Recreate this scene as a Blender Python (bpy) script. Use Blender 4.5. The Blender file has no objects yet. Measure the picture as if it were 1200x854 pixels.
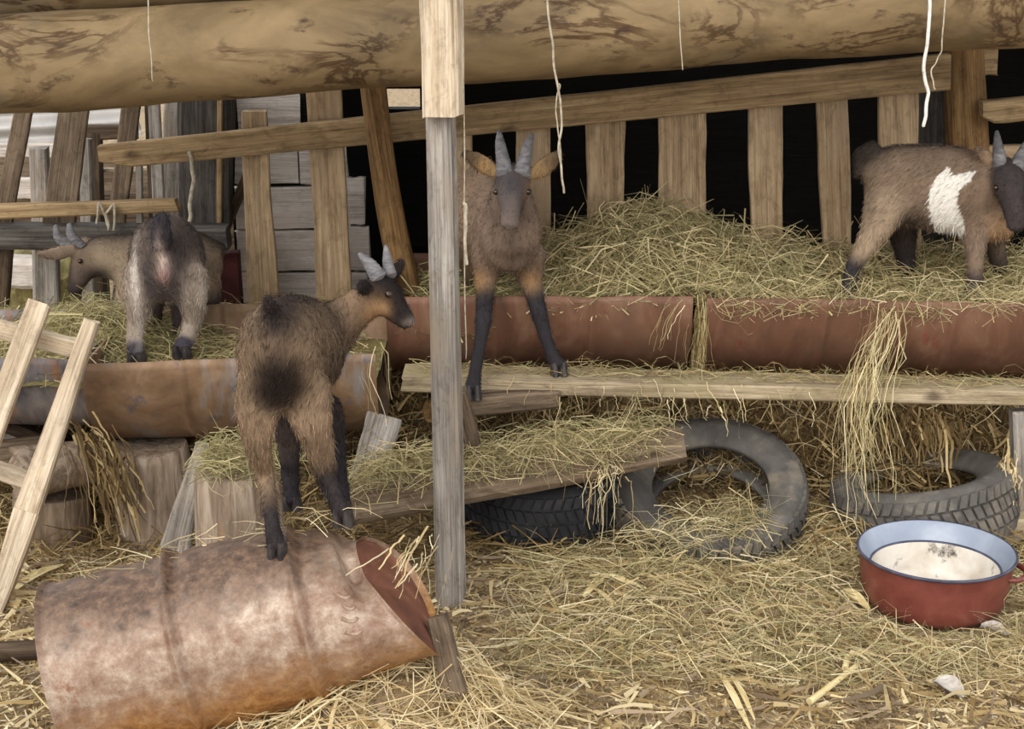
import bpy, math, random
import numpy as np
from mathutils import Vector, Matrix
random.seed(7)
rng = np.random.default_rng(11)
scene = bpy.context.scene
COL = scene.collection

# ------------------------------------------------------------------ camera, sky, sun, exposure
PITCH = math.radians(16.5)
F = 1900.0
CAM = np.array([0.0, 0.0, 1.71])
cam = bpy.data.cameras.new('camera')
cam.sensor_width = 36.0
cam.lens = 36.0 * F / 1200.0
camo = bpy.data.objects.new('camera', cam)
camo.location = CAM
camo.rotation_euler = (math.pi / 2 - PITCH, 0, 0)
COL.objects.link(camo)
scene.camera = camo

w = bpy.data.worlds.new('overcast_sky')
scene.world = w
w.use_nodes = True
w.node_tree.nodes['Background'].inputs[0].default_value = (0.97, 0.98, 1.0, 1)
w.node_tree.nodes['Background'].inputs[1].default_value = 1.15
sun = bpy.data.lights.new('hazy_sun', 'SUN')
sun.energy = 1.6
sun.angle = math.radians(50)
sun.color = (1.0, 0.96, 0.89)
suno = bpy.data.objects.new('hazy_sun', sun)
suno.rotation_euler = (math.radians(55), 0, math.radians(-20))
COL.objects.link(suno)
vs = scene.view_settings
vs.view_transform = 'Standard'
vs.look = 'None'
vs.gamma = 1.0
vs.use_curve_mapping = False
vs.exposure = 0.44

# ------------------------------------------------------------------ helpers
FWD = np.array([0, math.cos(PITCH), -math.sin(PITCH)])
UPV = np.array([0, math.sin(PITCH), math.cos(PITCH)])

def ray(px, py):
    return FWD + np.array([(px - 600) / F, 0, 0]) + UPV * ((427 - py) / F)

def P(px, py, Y):
    d = ray(px, py)
    return CAM + d * (Y / d[1])

def G(px, py, z=0.0):
    d = ray(px, py)
    return CAM + d * ((z - CAM[2]) / d[2])

def gy(Y):
    a = math.atan2(1.71, Y) - PITCH
    return 427 + F * math.tan(a)

def m_per_px(p):
    return float(np.dot(np.asarray(p) - CAM, FWD)) / F

def lin(c):
    c = np.asarray(c, float) / 255.0
    return np.where(c <= 0.04045, c / 12.92, ((c + 0.055) / 1.055) ** 2.4)

def nrm(v):
    v = np.asarray(v, float)
    return v / (np.linalg.norm(v, axis=-1, keepdims=True) + 1e-12)

def fnoise(x, y, s=1.0, seed=0.0):
    x = np.asarray(x) * s + seed * 1.7; y = np.asarray(y) * s - seed * 2.3
    return (np.sin(x * 1.0 + 1.3 * np.sin(y * 0.7 + seed)) + np.sin(y * 1.3 + 1.1 * np.sin(x * 0.9 + 2 * seed))
            + 0.5 * np.sin(x * 2.7 + y * 1.9 + seed) + 0.5 * np.sin(y * 2.9 - x * 2.1 + 3 * seed)) / 3.0

def noise3(p, s=1.0, seed=0.0):
    return (fnoise(p[..., 0], p[..., 1], s, seed) + fnoise(p[..., 1], p[..., 2], s, seed + 1.3) + fnoise(p[..., 2], p[..., 0], s, seed + 2.9)) / 3

def raw_mesh(name, V, Fc, cols=None, smooth=True):
    """V (n,3); Fc (m,k) uniform polygons"""
    V = np.asarray(V, np.float32); Fc = np.asarray(Fc, np.int32)
    m, k = Fc.shape
    me = bpy.data.meshes.new(name)
    me.vertices.add(len(V)); me.vertices.foreach_set('co', V.ravel())
    me.loops.add(m * k); me.loops.foreach_set('vertex_index', Fc.ravel())
    me.polygons.add(m)
    me.polygons.foreach_set('loop_start', np.arange(0, m * k, k, dtype=np.int32))
    me.polygons.foreach_set('loop_total', np.full(m, k, dtype=np.int32))
    me.polygons.foreach_set('use_smooth', np.full(m, smooth, dtype=bool))
    me.update(calc_edges=True)
    if cols is not None:
        a = me.attributes.new('Col', 'FLOAT_COLOR', 'POINT')
        c4 = np.ones((len(V), 4), np.float32); c4[:, :3] = cols
        a.data.foreach_set('color', c4.ravel())
    return me

def link(o, parent=None):
    COL.objects.link(o)
    if parent is not None:
        pm = parent.get('_loc', None)
        o.parent = parent
        o.matrix_parent_inverse = PINV[parent.name]
    return o

PINV = {}

def remember(o):
    PINV[o.name] = o.matrix_basis.inverted() if o.parent is None else (o.matrix_basis.inverted())

def obj(name, me, mat, parent=None, M=None, origin=None):
    """mesh object; M = world matrix for a mesh in local coordinates; origin recentres a mesh given in world coordinates"""
    if origin is not None:
        me.transform(Matrix.Translation(-Vector(origin)))
        M = Matrix.Translation(Vector(origin))
    o = bpy.data.objects.new(name, me)
    if M is not None:
        o.matrix_basis = M
    if mat is not None and not me.materials:
        me.materials.append(mat)
    link(o, parent)
    W = (o.matrix_basis if parent is None else o.matrix_parent_inverse.copy() and (WORLD[parent.name] @ o.matrix_parent_inverse @ o.matrix_basis))
    WORLD[o.name] = W.copy()
    PINV[o.name] = W.inverted()
    return o

WORLD = {}

def thing(name, label, cat, loc, group=None):
    o = bpy.data.objects.new(name, None)
    o.empty_display_size = 0.05
    o.location = Vector(loc)
    COL.objects.link(o)
    WORLD[o.name] = Matrix.Translation(Vector(loc)); PINV[o.name] = WORLD[o.name].inverted()
    return tag(o, label, cat, group)

def tag(o, label=None, cat=None, group=None, kind=None):
    if label: o['label'] = label
    if cat: o['category'] = cat
    if group: o['group'] = group
    if kind: o['kind'] = kind
    return o

def struct(o):
    o['kind'] = 'structure'
    return o

# ------------------------------------------------------------------ materials
def new_mat(name):
    m = bpy.data.materials.new(name); m.use_nodes = True
    nt = m.node_tree
    return m, nt, nt.nodes['Principled BSDF'], nt.nodes.new, nt.links.new

def ramp(nt, stops):
    r = nt.nodes.new('ShaderNodeValToRGB')
    e = r.color_ramp.elements
    while len(e) > 1: e.remove(e[-1])
    e[0].position = stops[0][0]; e[0].color = (*lin(stops[0][1]), 1)
    for p, c in stops[1:]:
        x = e.new(p); x.color = (*lin(c), 1)
    return r

def noise_tex(nt, vec, scale, detail=4, rough=0.6, dist=0.0):
    n = nt.nodes.new('ShaderNodeTexNoise')
    n.inputs['Scale'].default_value = scale; n.inputs['Detail'].default_value = detail
    n.inputs['Roughness'].default_value = rough; n.inputs['Distortion'].default_value = dist
    nt.links.new(vec, n.inputs['Vector'])
    return n

def mix(nt, fac, a, b, mode='MIX'):
    m = nt.nodes.new('ShaderNodeMix'); m.data_type = 'RGBA'; m.blend_type = mode
    for s, v in ((m.inputs[0], fac), (m.inputs[6], a), (m.inputs[7], b)):
        if hasattr(v, 'is_output') or hasattr(v, 'links'): nt.links.new(v, s)
        elif isinstance(v, (int, float)): s.default_value = v
        else: s.default_value = (*lin(v), 1)
    return m.outputs[2]

def bump(nt, bsdf, h, strength=0.4, dist=0.01):
    b = nt.nodes.new('ShaderNodeBump'); b.inputs['Strength'].default_value = strength
    b.inputs['Distance'].default_value = dist
    nt.links.new(h, b.inputs['Height']); nt.links.new(b.outputs[0], bsdf.inputs['Normal'])

def coords(nt, scale=(1, 1, 1), rand=True):
    tc = nt.nodes.new('ShaderNodeTexCoord')
    mp = nt.nodes.new('ShaderNodeMapping'); mp.inputs['Scale'].default_value = scale
    nt.links.new(tc.outputs['Object'], mp.inputs['Vector'])
    if rand:
        oi = nt.nodes.new('ShaderNodeObjectInfo')
        cx = nt.nodes.new('ShaderNodeCombineXYZ')
        ml = nt.nodes.new('ShaderNodeMath'); ml.operation = 'MULTIPLY'; ml.inputs[1].default_value = 37.0
        nt.links.new(oi.outputs['Random'], ml.inputs[0])
        for i in range(3): nt.links.new(ml.outputs[0], cx.inputs[i])
        nt.links.new(cx.outputs[0], mp.inputs['Location'])
    return mp.outputs[0]

def wood(name, dark, mid, light, grain=1.0, rough=0.8, stain=None, knots=True, bstr=0.5, dirt=1.0):
    """timber whose grain runs along the object's local X"""
    m, nt, b, N, L = new_mat(name)
    v = coords(nt, (1.3 * grain, 22 * grain, 22 * grain))
    n1 = noise_tex(nt, v, 2.2, 6, 0.65, 0.6)
    r = ramp(nt, [(0.28, dark), (0.48, mid), (0.72, light)])
    L(n1.outputs['Fac'], r.inputs[0])
    v2 = coords(nt, (2.2, 5, 5))
    n2 = noise_tex(nt, v2, 1.6, 3, 0.55)
    r2 = ramp(nt, [(0.35, (150, 140, 130)), (0.65, (255, 255, 255))])
    L(n2.outputs['Fac'], r2.inputs[0])
    c = mix(nt, 0.5 * dirt, r.outputs[0], r2.outputs[0], 'MULTIPLY')
    v3 = coords(nt, (0.8, 60, 60))
    n3 = noise_tex(nt, v3, 2.0, 2, 0.5)
    r3 = ramp(nt, [(0.36, (105, 90, 78)), (0.47, (255, 255, 255))])
    L(n3.outputs['Fac'], r3.inputs[0])
    c = mix(nt, 0.35 * dirt, c, r3.outputs[0], 'MULTIPLY')
    if knots:
        v4 = coords(nt, (5, 9, 9))
        n4 = N('ShaderNodeTexVoronoi'); n4.inputs['Scale'].default_value = 0.9; L(v4, n4.inputs['Vector'])
        r4 = ramp(nt, [(0.05, (70, 52, 40)), (0.16, (255, 255, 255))]); L(n4.outputs['Distance'], r4.inputs[0])
        c = mix(nt, 0.7 * dirt, c, r4.outputs[0], 'MULTIPLY')
    n6 = noise_tex(nt, coords(nt, (5, 150, 150)), 1.5, 4, 0.7)
    r6 = ramp(nt, [(0.34, (120, 106, 94)), (0.56, (255, 255, 255))]); L(n6.outputs['Fac'], r6.inputs[0])
    c = mix(nt, 0.5 * dirt, c, r6.outputs[0], 'MULTIPLY')
    n7 = noise_tex(nt, coords(nt, (9, 16, 16)), 2.0, 6, 0.7, 0.8)
    r7 = ramp(nt, [(0.33, (128, 112, 98)), (0.50, (255, 255, 255))]); L(n7.outputs['Fac'], r7.inputs[0])
    c = mix(nt, 0.5 * dirt, c, r7.outputs[0], 'MULTIPLY')
    if stain:
        n5 = noise_tex(nt, coords(nt, (2, 4, 4)), 2.0, 5, 0.6)
        r5 = N('ShaderNodeMapRange'); r5.inputs[1].default_value = 0.5; r5.inputs[2].default_value = 0.68
        L(n5.outputs['Fac'], r5.inputs[0])
        c = mix(nt, r5.outputs[0], c, stain)
    L(c, b.inputs['Base Color'])
    b.inputs['Roughness'].default_value = rough
    b.inputs['Specular IOR Level'].default_value = 0.25
    ad = N('ShaderNodeMath'); ad.operation = 'ADD'
    L(n1.outputs['Fac'], ad.inputs[0]); L(n6.outputs['Fac'], ad.inputs[1])
    bump(nt, b, ad.outputs[0], bstr, 0.006)
    return m

def patchy(name, stops, scale=6, detail=6, rough=0.7, metallic=0.0, spots=None, spot_scale=20, spot_lo=0.6, bstr=0.3, stretch=(1, 1, 1), spec=0.3, dist=0.5, second=None, veins=None):
    m, nt, b, N, L = new_mat(name)
    v = coords(nt, stretch)
    n1 = noise_tex(nt, v, scale, detail, 0.62, dist)
    r = ramp(nt, stops); L(n1.outputs['Fac'], r.inputs[0])
    c = r.outputs[0]
    if second:
        n3 = noise_tex(nt, coords(nt, second[3] if len(second) > 3 else (1, 1, 1)), second[1], 5, 0.6)
        mr = N('ShaderNodeMapRange'); mr.inputs[1].default_value = second[2]; mr.inputs[2].default_value = second[2] + 0.14
        L(n3.outputs['Fac'], mr.inputs[0]); c = mix(nt, mr.outputs[0], c, second[0])
    if veins:
        n8 = noise_tex(nt, coords(nt, stretch), veins[1], 8, 0.62, 1.2)
        r8 = ramp(nt, [(0.455, (255, 255, 255)), (0.495, veins[0]), (0.515, veins[0]), (0.55, (255, 255, 255))]); L(n8.outputs['Fac'], r8.inputs[0])
        n9 = noise_tex(nt, coords(nt, stretch), veins[1] * 0.8, 2, 0.5)
        m9 = N('ShaderNodeMapRange'); m9.inputs[1].default_value = 0.5; m9.inputs[2].default_value = 0.62; L(n9.outputs['Fac'], m9.inputs[0])
        c = mix(nt, m9.outputs[0], c, mix(nt, 0.85, c, r8.outputs[0], 'MULTIPLY'))
    if spots:
        n2 = noise_tex(nt, v, spot_scale, 5, 0.7)
        mr = N('ShaderNodeMapRange'); mr.inputs[1].default_value = spot_lo; mr.inputs[2].default_value = spot_lo + 0.1
        L(n2.outputs['Fac'], mr.inputs[0]); c = mix(nt, mr.outputs[0], c, spots)
    L(c, b.inputs['Base Color'])
    b.inputs['Roughness'].default_value = rough; b.inputs['Metallic'].default_value = metallic
    b.inputs['Specular IOR Level'].default_value = spec
    bump(nt, b, n1.outputs['Fac'], bstr, 0.01)
    return m

def attr_mat(name, rough=0.8, transl=0.0, spec=0.2):
    m, nt, b, N, L = new_mat(name)
    a = N('ShaderNodeAttribute'); a.attribute_name = 'Col'
    L(a.outputs['Color'], b.inputs['Base Color'])
    b.inputs['Roughness'].default_value = rough; b.inputs['Specular IOR Level'].default_value = spec
    if transl:
        t = N('ShaderNodeBsdfTranslucent'); L(a.outputs['Color'], t.inputs['Color'])
        ms = N('ShaderNodeMixShader'); ms.inputs[0].default_value = transl
        L(b.outputs[0], ms.inputs[1]); L(t.outputs[0], ms.inputs[2])
        L(ms.outputs[0], nt.nodes['Material Output'].inputs[0])
    return m

M = {}
M['slat'] = wood('honey_timber', (146, 122, 94), (194, 166, 130), (218, 194, 158), stain=(170, 146, 118), dirt=0.75)
M['rail'] = wood('rail_timber', (134, 110, 78), (180, 152, 112), (206, 180, 138), 0.8, dirt=0.8)
M['greywood'] = wood('weathered_grey_timber', (132, 124, 116), (174, 167, 158), (200, 193, 184), stain=(152, 138, 122))
M['palewood'] = wood('pale_raw_timber', (184, 162, 134), (222, 202, 174), (238, 224, 200), knots=False, dirt=0.75)
M['plank'] = wood('trodden_plank', (140, 124, 98), (190, 172, 142), (214, 198, 168), stain=(164, 150, 116))
M['darkwood'] = wood('dark_old_timber', (52, 42, 34), (92, 76, 60), (124, 106, 86))
M['darkgrey'] = wood('dark_grey_timber', (66, 62, 58), (102, 97, 92), (132, 126, 118))
M['brownwood'] = wood('brown_old_timber', (92, 78, 64), (132, 114, 94), (160, 142, 120))
M['white'] = wood('old_whitewash_timber', (186, 174, 164), (228, 218, 208), (244, 236, 228), stain=(204, 190, 178), bstr=0.8, dirt=0.55)
M['interior'] = wood('shade_dark_interior_timber', (14, 11, 9), (24, 19, 15), (34, 27, 22), knots=False)  # stall shade put into the colour: near-black timber keeps the inside dark
M['pole'] = wood('peeled_pole_timber', (104, 74, 44), (160, 124, 80), (188, 154, 104), 0.9, bstr=0.9)
M['roof'] = wood('roof_boards_timber', (50, 42, 34), (82, 70, 56), (104, 90, 74), knots=False)
M['log'] = patchy('bare_log_wood', [(0.3, (90, 74, 52)), (0.5, (122, 102, 72)), (0.7, (142, 120, 88))], 4.5, 9, 0.75, veins=((140, 116, 92), 4.0), stretch=(0.8, 1.6, 1.6), spots=(70, 52, 38), spot_scale=9, spot_lo=0.60, second=((100, 94, 84), 2.2, 0.56))
M['bark'] = patchy('stump_bark', [(0.3, (70, 58, 46)), (0.5, (118, 100, 82)), (0.7, (156, 138, 116))], 10, 6, 0.9, stretch=(2.2, 2.2, 0.35), bstr=1.0)
M['stump'] = patchy('split_stump_wood', [(0.3, (92, 76, 62)), (0.5, (142, 124, 106)), (0.7, (178, 162, 144))], 22, 7, 0.85, stretch=(2, 2, 0.25), bstr=1.0, second=((150, 112, 80), 8, 0.58, (2, 2, 0.4)))
def drum_mat():
    m, nt, b, N, L = new_mat('worn_rusty_drum_steel')
    v = coords(nt, (1, 1, 1), False)
    n1 = noise_tex(nt, v, 17, 12, 0.78, 0.15)
    r = ramp(nt, [(0.30, (94, 68, 52)), (0.42, (128, 99, 80)), (0.51, (148, 124, 106)), (0.60, (174, 154, 136)), (0.72, (212, 198, 182))]); L(n1.outputs['Fac'], r.inputs[0])
    n2 = noise_tex(nt, v, 4.5, 6, 0.6)
    sx = N('ShaderNodeSeparateXYZ'); L(v, sx.inputs[0])
    def mask(axis, a0, a1, amt, nz):
        w_ = N('ShaderNodeMath'); w_.operation = 'MULTIPLY_ADD'; L(nz.outputs['Fac'], w_.inputs[0]); w_.inputs[1].default_value = amt; L(sx.outputs[axis], w_.inputs[2])
        q = N('ShaderNodeMapRange'); q.inputs[1].default_value = a0; q.inputs[2].default_value = a1; L(w_.outputs[0], q.inputs[0])
        return q.outputs[0]
    nf = noise_tex(nt, v, 40, 8, 0.75)
    ro = ramp(nt, [(0.35, (118, 78, 42)), (0.5, (160, 112, 62)), (0.65, (184, 142, 92))]); L(nf.outputs['Fac'], ro.inputs[0])
    c = mix(nt, mask(2, 0.12, 0.0, 0.22, n2), r.outputs[0], ro.outputs[0])          # orange rust low on the barrel
    rd = ramp(nt, [(0.35, (60, 46, 36)), (0.5, (96, 74, 58)), (0.65, (128, 102, 82))]); L(nf.outputs['Fac'], rd.inputs[0])
    c = mix(nt, mask(2, 0.225, 0.265, 0.22, n2), c, rd.outputs[0])                     # trodden dirt along the upper side
    n3 = noise_tex(nt, v, 16, 6, 0.7)
    q = N('ShaderNodeMapRange'); q.inputs[1].default_value = 0.60; q.inputs[2].default_value = 0.72; L(n3.outputs['Fac'], q.inputs[0])
    c = mix(nt, q.outputs[0], c, (122, 80, 54))
    L(c, b.inputs['Base Color']); b.inputs['Roughness'].default_value = 0.5; b.inputs['Metallic'].default_value = 0.15
    bump(nt, b, n1.outputs['Fac'], 0.2, 0.008)
    return m
M['drum'] = drum_mat()
M['drumend'] = patchy('rusty_drum_lid', [(0.3, (78, 48, 38)), (0.55, (122, 78, 60)), (0.75, (152, 108, 84))], 8, 7, 0.7, 0.1, bstr=0.2)
M['redtrough'] = patchy('faded_red_paint_on_steel', [(0.3, (88, 62, 48)), (0.5, (114, 80, 62)), (0.68, (136, 104, 84))], 6, 7, 0.6, 0.05, spots=(124, 60, 52), spot_scale=9, spot_lo=0.62, bstr=0.12, stretch=(1.6, 1, 0.6), second=((108, 80, 62), 3.4, 0.54))
M['rusttrough'] = patchy('brown_rust_and_grey_paint', [(0.3, (92, 70, 52)), (0.5, (124, 98, 74)), (0.68, (148, 122, 98))], 8, 7, 0.6, 0.1, spots=(86, 88, 98), spot_scale=11, spot_lo=0.57, bstr=0.15, second=((136, 132, 130), 5.5, 0.53, (2, 1, 0.4)))
M['bluetrough'] = patchy('flaking_blue_grey_paint', [(0.3, (74, 72, 78)), (0.5, (116, 110, 110)), (0.68, (146, 138, 132))], 8, 7, 0.6, 0.1, spots=(148, 104, 76), spot_scale=6, spot_lo=0.55, bstr=0.15, stretch=(2.2, 1, 0.6))
M['rubber'] = patchy('dusty_tyre_rubber', [(0.3, (66, 63, 60)), (0.55, (94, 90, 85)), (0.75, (130, 122, 110))], 9, 6, 0.85, bstr=0.1, second=((130, 120, 106), 5, 0.54))
M['rubberdark'] = patchy('black_tyre_rubber', [(0.3, (34, 34, 37)), (0.55, (54, 54, 57)), (0.75, (80, 78, 76))], 8, 6, 0.8, bstr=0.1)
M['enamelred'] = patchy('chipped_red_enamel', [(0.35, (104, 50, 42)), (0.6, (122, 64, 54)), (0.75, (140, 88, 76))], 14, 6, 0.45, spots=(180, 156, 142), spot_scale=22, spot_lo=0.64, bstr=0.04, spec=0.5)
M['enamelblue'] = patchy('blue_enamel', [(0.4, (138, 147, 164)), (0.7, (156, 165, 180))], 9, 5, 0.3, spots=(84, 80, 86), spot_scale=26, spot_lo=0.66, bstr=0.03, spec=0.5)
M['enamelwhite'] = patchy('stained_white_enamel', [(0.35, (192, 180, 162)), (0.6, (222, 215, 204))], 7, 7, 0.25, spots=(88, 80, 74), spot_scale=11, spot_lo=0.60, bstr=0.03, spec=0.5)
M['enameldark'] = patchy('dark_chipped_enamel_edge', [(0.4, (58, 60, 78)), (0.7, (92, 94, 112))], 12, 4, 0.4, bstr=0.05)
M['soil'] = patchy('trampled_straw_soil', [(0.3, (104, 88, 68)), (0.5, (146, 126, 98)), (0.7, (180, 160, 126))], 30, 8, 0.95, bstr=0.6, second=((120, 104, 80), 3, 0.55))
M['haybase'] = patchy('packed_hay', [(0.3, (84, 76, 46)), (0.5, (124, 114, 72)), (0.7, (150, 138, 92))], 26, 8, 0.95, bstr=0.8, stretch=(1, 1, 1))
M['huskbase'] = patchy('packed_husks', [(0.3, (66, 52, 34)), (0.5, (106, 86, 56)), (0.7, (140, 118, 78))], 22, 8, 0.95, bstr=0.8)
M['straw'] = attr_mat('straw_blades', 0.7, 0.25, 0.25)
M['fur'] = attr_mat('goat_coat', 0.9, 0.0, 0.06)
M['horn'] = patchy('grey_horn', [(0.35, (84, 82, 84)), (0.6, (118, 115, 115)), (0.75, (146, 142, 138))], 30, 4, 0.5, bstr=0.3, stretch=(1, 1, 3))
M['hoof'] = patchy('dark_hoof', [(0.4, (42, 38, 38)), (0.7, (74, 68, 66))], 30, 4, 0.5)
M['eye'] = patchy('goat_eye', [(0.4, (24, 18, 14)), (0.7, (60, 42, 22))], 30, 2, 0.1, spec=0.6)
M['string'] = patchy('baling_twine', [(0.35, (150, 138, 118)), (0.6, (190, 180, 160))], 60, 3, 0.85)
M['whitestring'] = patchy('white_twine', [(0.35, (196, 190, 180)), (0.6, (232, 228, 220))], 60, 3, 0.85)
M['corrugated'] = patchy('galvanised_sheet', [(0.35, (142, 138, 136)), (0.65, (186, 182, 178))], 5, 5, 0.5, 0.2, bstr=0.05)
M['maroon'] = patchy('dark_red_crate_paint', [(0.35, (62, 28, 26)), (0.6, (104, 56, 52)), (0.75, (130, 108, 100))], 7, 6, 0.8)
M['husk'] = patchy('dry_corn_husk', [(0.35, (196, 174, 120)), (0.6, (226, 210, 164)), (0.75, (240, 230, 196))], 30, 4, 0.7, stretch=(0.3, 3, 3))
M['paper'] = patchy('dirty_white_scrap', [(0.35, (168, 158, 148)), (0.65, (214, 208, 200))], 20, 4, 0.8)

# ------------------------------------------------------------------ mesh makers
def frame_from(p0, p1, normal):
    x = nrm(np.asarray(p1) - np.asarray(p0))
    z = np.asarray(normal, float); z = nrm(z - x * np.dot(z, x))
    y = np.cross(z, x)
    Mx = Matrix(((x[0], y[0], z[0], p0[0]), (x[1], y[1], z[1], p0[1]), (x[2], y[2], z[2], p0[2]), (0, 0, 0, 1)))
    return Mx

def board_mesh(name, L, w0, w1, t, n=12, wob=0.03, bev=0.12, seed=0, point=0.0, warp=0.0):
    """sawn timber along local X with slightly uneven edges; width on Y, thickness on Z"""
    r = np.random.default_rng(seed + 5)
    xs = np.linspace(0, L, n)
    ph = r.uniform(0, 6, 4)
    V = []; Fc = []
    e = min(bev * t, 0.25 * min(w0, w1))
    for i, x in enumerate(xs):
        f = x / L
        wd = w0 + (w1 - w0) * f
        a = wd / 2 * (1 + wob * (math.sin(f * 5 + ph[0]) + 0.6 * math.sin(f * 13 + ph[1])) + r.normal(0, wob * 0.25))
        b = wd / 2 * (1 + wob * (math.sin(f * 6 + ph[2]) + 0.6 * math.sin(f * 11 + ph[3])) + r.normal(0, wob * 0.25))
        if point and f < point:
            k = 0.35 + 0.65 * f / point; a *= k
        tt = t / 2 * (1 + r.normal(0, wob * 0.3))
        bow = warp * math.sin(f * math.pi)
        ring = [(-a + e, -tt), (b - e, -tt), (b, -tt + e), (b, tt - e), (b - e, tt), (-a + e, tt), (-a, tt - e), (-a, -tt + e)]
        xj = 0.0
        if i in (0, n - 1): xj = 1
        for j, (yy, zz) in enumerate(ring):
            V.append((x + (r.normal(0, 0.003) if xj else 0), yy, zz + bow))
    for i in range(n - 1):
        for j in range(8):
            a = i * 8 + j; b = i * 8 + (j + 1) % 8
            Fc.append((a, b, b + 8, a + 8))
    me = bpy.data.meshes.new(name)
    faces = Fc + [tuple(range(7, -1, -1)), tuple(range((n - 1) * 8, n * 8))]
    me.from_pydata(V, [], faces); me.update()
    return me

SEED = [0]
def board(name, p0, p1, w0, w1, t, mat, parent=None, normal=(0, -1, 0.0), **kw):
    SEED[0] += 1
    p0 = np.asarray(p0, float); p1 = np.asarray(p1, float)
    me = board_mesh(name, float(np.linalg.norm(p1 - p0)), w0, w1, t, seed=SEED[0], **kw)
    return obj(name, me, mat, parent, frame_from(p0, p1, normal))

def board_px(name, a, b, w0, w1, t, mat, parent=None, normal=(0, -1, 0), **kw):
    p0 = P(*a); p1 = P(*b)
    return board(name, p0, p1, w0 * m_per_px(p0), w1 * m_per_px(p1), t, mat, parent, normal, **kw)

def loft(paths, seg=14, side=None, cap=True):
    """paths: list of (point, ra, rb); returns V, quads/tri faces"""
    pts = [np.asarray(p[0], float) for p in paths]
    n = len(pts)
    V = []; Fc = []
    ref = np.asarray(side, float) if side is not None else None
    for i in range(n):
        t = nrm(pts[min(i + 1, n - 1)] - pts[max(i - 1, 0)])
        if ref is None:
            ref = np.cross(t, [0, 0, 1.0])
            if np.linalg.norm(ref) < 0.1: ref = np.array([1.0, 0, 0])
        s = nrm(ref - t * np.dot(ref, t)); o = np.cross(t, s)
        if side is None: ref = s
        for k in range(seg):
            a = 2 * math.pi * k / seg
            V.append(pts[i] + s * math.cos(a) * paths[i][1] + o * math.sin(a) * paths[i][2])
    for i in range(n - 1):
        for k in range(seg):
            a = i * seg + k; b = i * seg + (k + 1) % seg
            Fc.append((a, b, b + seg, a + seg))
    if cap:
        t0 = nrm(pts[0] - pts[1]); t1 = nrm(pts[-1] - pts[-2])
        for (c, tt, base, r, flip) in ((pts[0], t0, 0, paths[0], True), (pts[-1], t1, (n - 1) * seg, paths[-1], False)):
            ci = len(V); V.append(c + tt * min(r[1], r[2]) * 0.6)
            for k in range(seg):
                a = base + k; b = base + (k + 1) % seg
                Fc.append((b, a, ci) if flip else (a, b, ci))
    return V, Fc

def tube(name, pts, r, mat, parent=None, seg=8, r2=None):
    n = len(pts)
    pa = [(p, r + ((r2 if r2 is not None else r) - r) * i / max(1, n - 1),) * 1 for i, p in enumerate(pts)]
    pa = [(a[0], a[1], a[1]) for a in pa]
    V, Fc = loft(pa, seg)
    me = bpy.data.meshes.new(name); me.from_pydata([tuple(v) for v in V], [], Fc); me.update()
    for p in me.polygons: p.use_smooth = True
    return obj(name, me, mat, parent, origin=tuple(np.mean(pts, axis=0)))

def log_mesh(name, L, r0, r1, n=40, seg=24, amp=0.06, seed=0, bend=0.0, rag=0.0):
    """natural round timber along local X"""
    V = []; Fc = []
    for i in range(n):
        f = i / (n - 1)
        for k in range(seg):
            a = 2 * math.pi * k / seg
            r = r0 + (r1 - r0) * f
            r *= 1 + amp * float(fnoise(f * L * 6, math.cos(a) * 1.5 + math.sin(a) * 2, 1.0, seed)) + amp * 0.5 * float(fnoise(f * L * 14, a * 0 + math.sin(a) * 4, 1.0, seed + 2))
            V.append((f * L + (rag * float(fnoise(math.cos(a) * 3, math.sin(a) * 3, 2, seed)) if i in (0, n - 1) else 0), r * math.cos(a) + bend * math.sin(f * math.pi), r * math.sin(a)))
    for i in range(n - 1):
        for k in range(seg):
            a = i * seg + k; b = i * seg + (k + 1) % seg
            Fc.append((a, a + seg, b + seg, b))
    Fc.append(tuple(range(seg))); Fc.append(tuple(reversed(range((n - 1) * seg, n * seg))))
    me = bpy.data.meshes.new(name); me.from_pydata(V, [], Fc); me.update()
    for p in me.polygons: p.use_smooth = len(p.vertices) == 4
    return me

def round_log(name, p0, p1, r0, r1, mat, parent=None, **kw):
    SEED[0] += 1
    me = log_mesh(name, float(np.linalg.norm(np.asarray(p1) - np.asarray(p0))), r0, r1, seed=SEED[0] * 0.7, **kw)
    return obj(name, me, mat, parent, frame_from(p0, p1, (0, -0.9, 0.5)))

def ribbons(paths, widths, cols, tip=0.3):
    """paths (N,K,3): thin leaf strips with random facing -> V, quads, colours"""
    N_, K, _ = paths.shape
    t = nrm(paths[:, -1] - paths[:, 0])
    rv = nrm(rng.normal(size=(N_, 3)))
    s = nrm(np.cross(t, rv))
    prof = np.linspace(1, tip, K)
    off = s[:, None, :] * (widths[:, None] * prof[None, :])[:, :, None] * 0.5
    V = np.stack([paths - off, paths + off], axis=2).reshape(-1, 3)
    base = (np.arange(N_) * K * 2)[:, None, None]
    k = (np.arange(K - 1) * 2)[None, :, None]
    q = np.array([0, 1, 3, 2])[None, None, :]
    Fc = (base + k + q).reshape(-1, 4)
    C = np.repeat(cols, K * 2, axis=0)
    return V, Fc, C

def pick_cols(pal, n, jit=0.12):
    pal = np.array([lin(c) for c in pal])
    c = pal[rng.integers(0, len(pal), n)]
    return np.clip(c * (1 + rng.normal(0, jit, (n, 1))), 0.005, 1)

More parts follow.
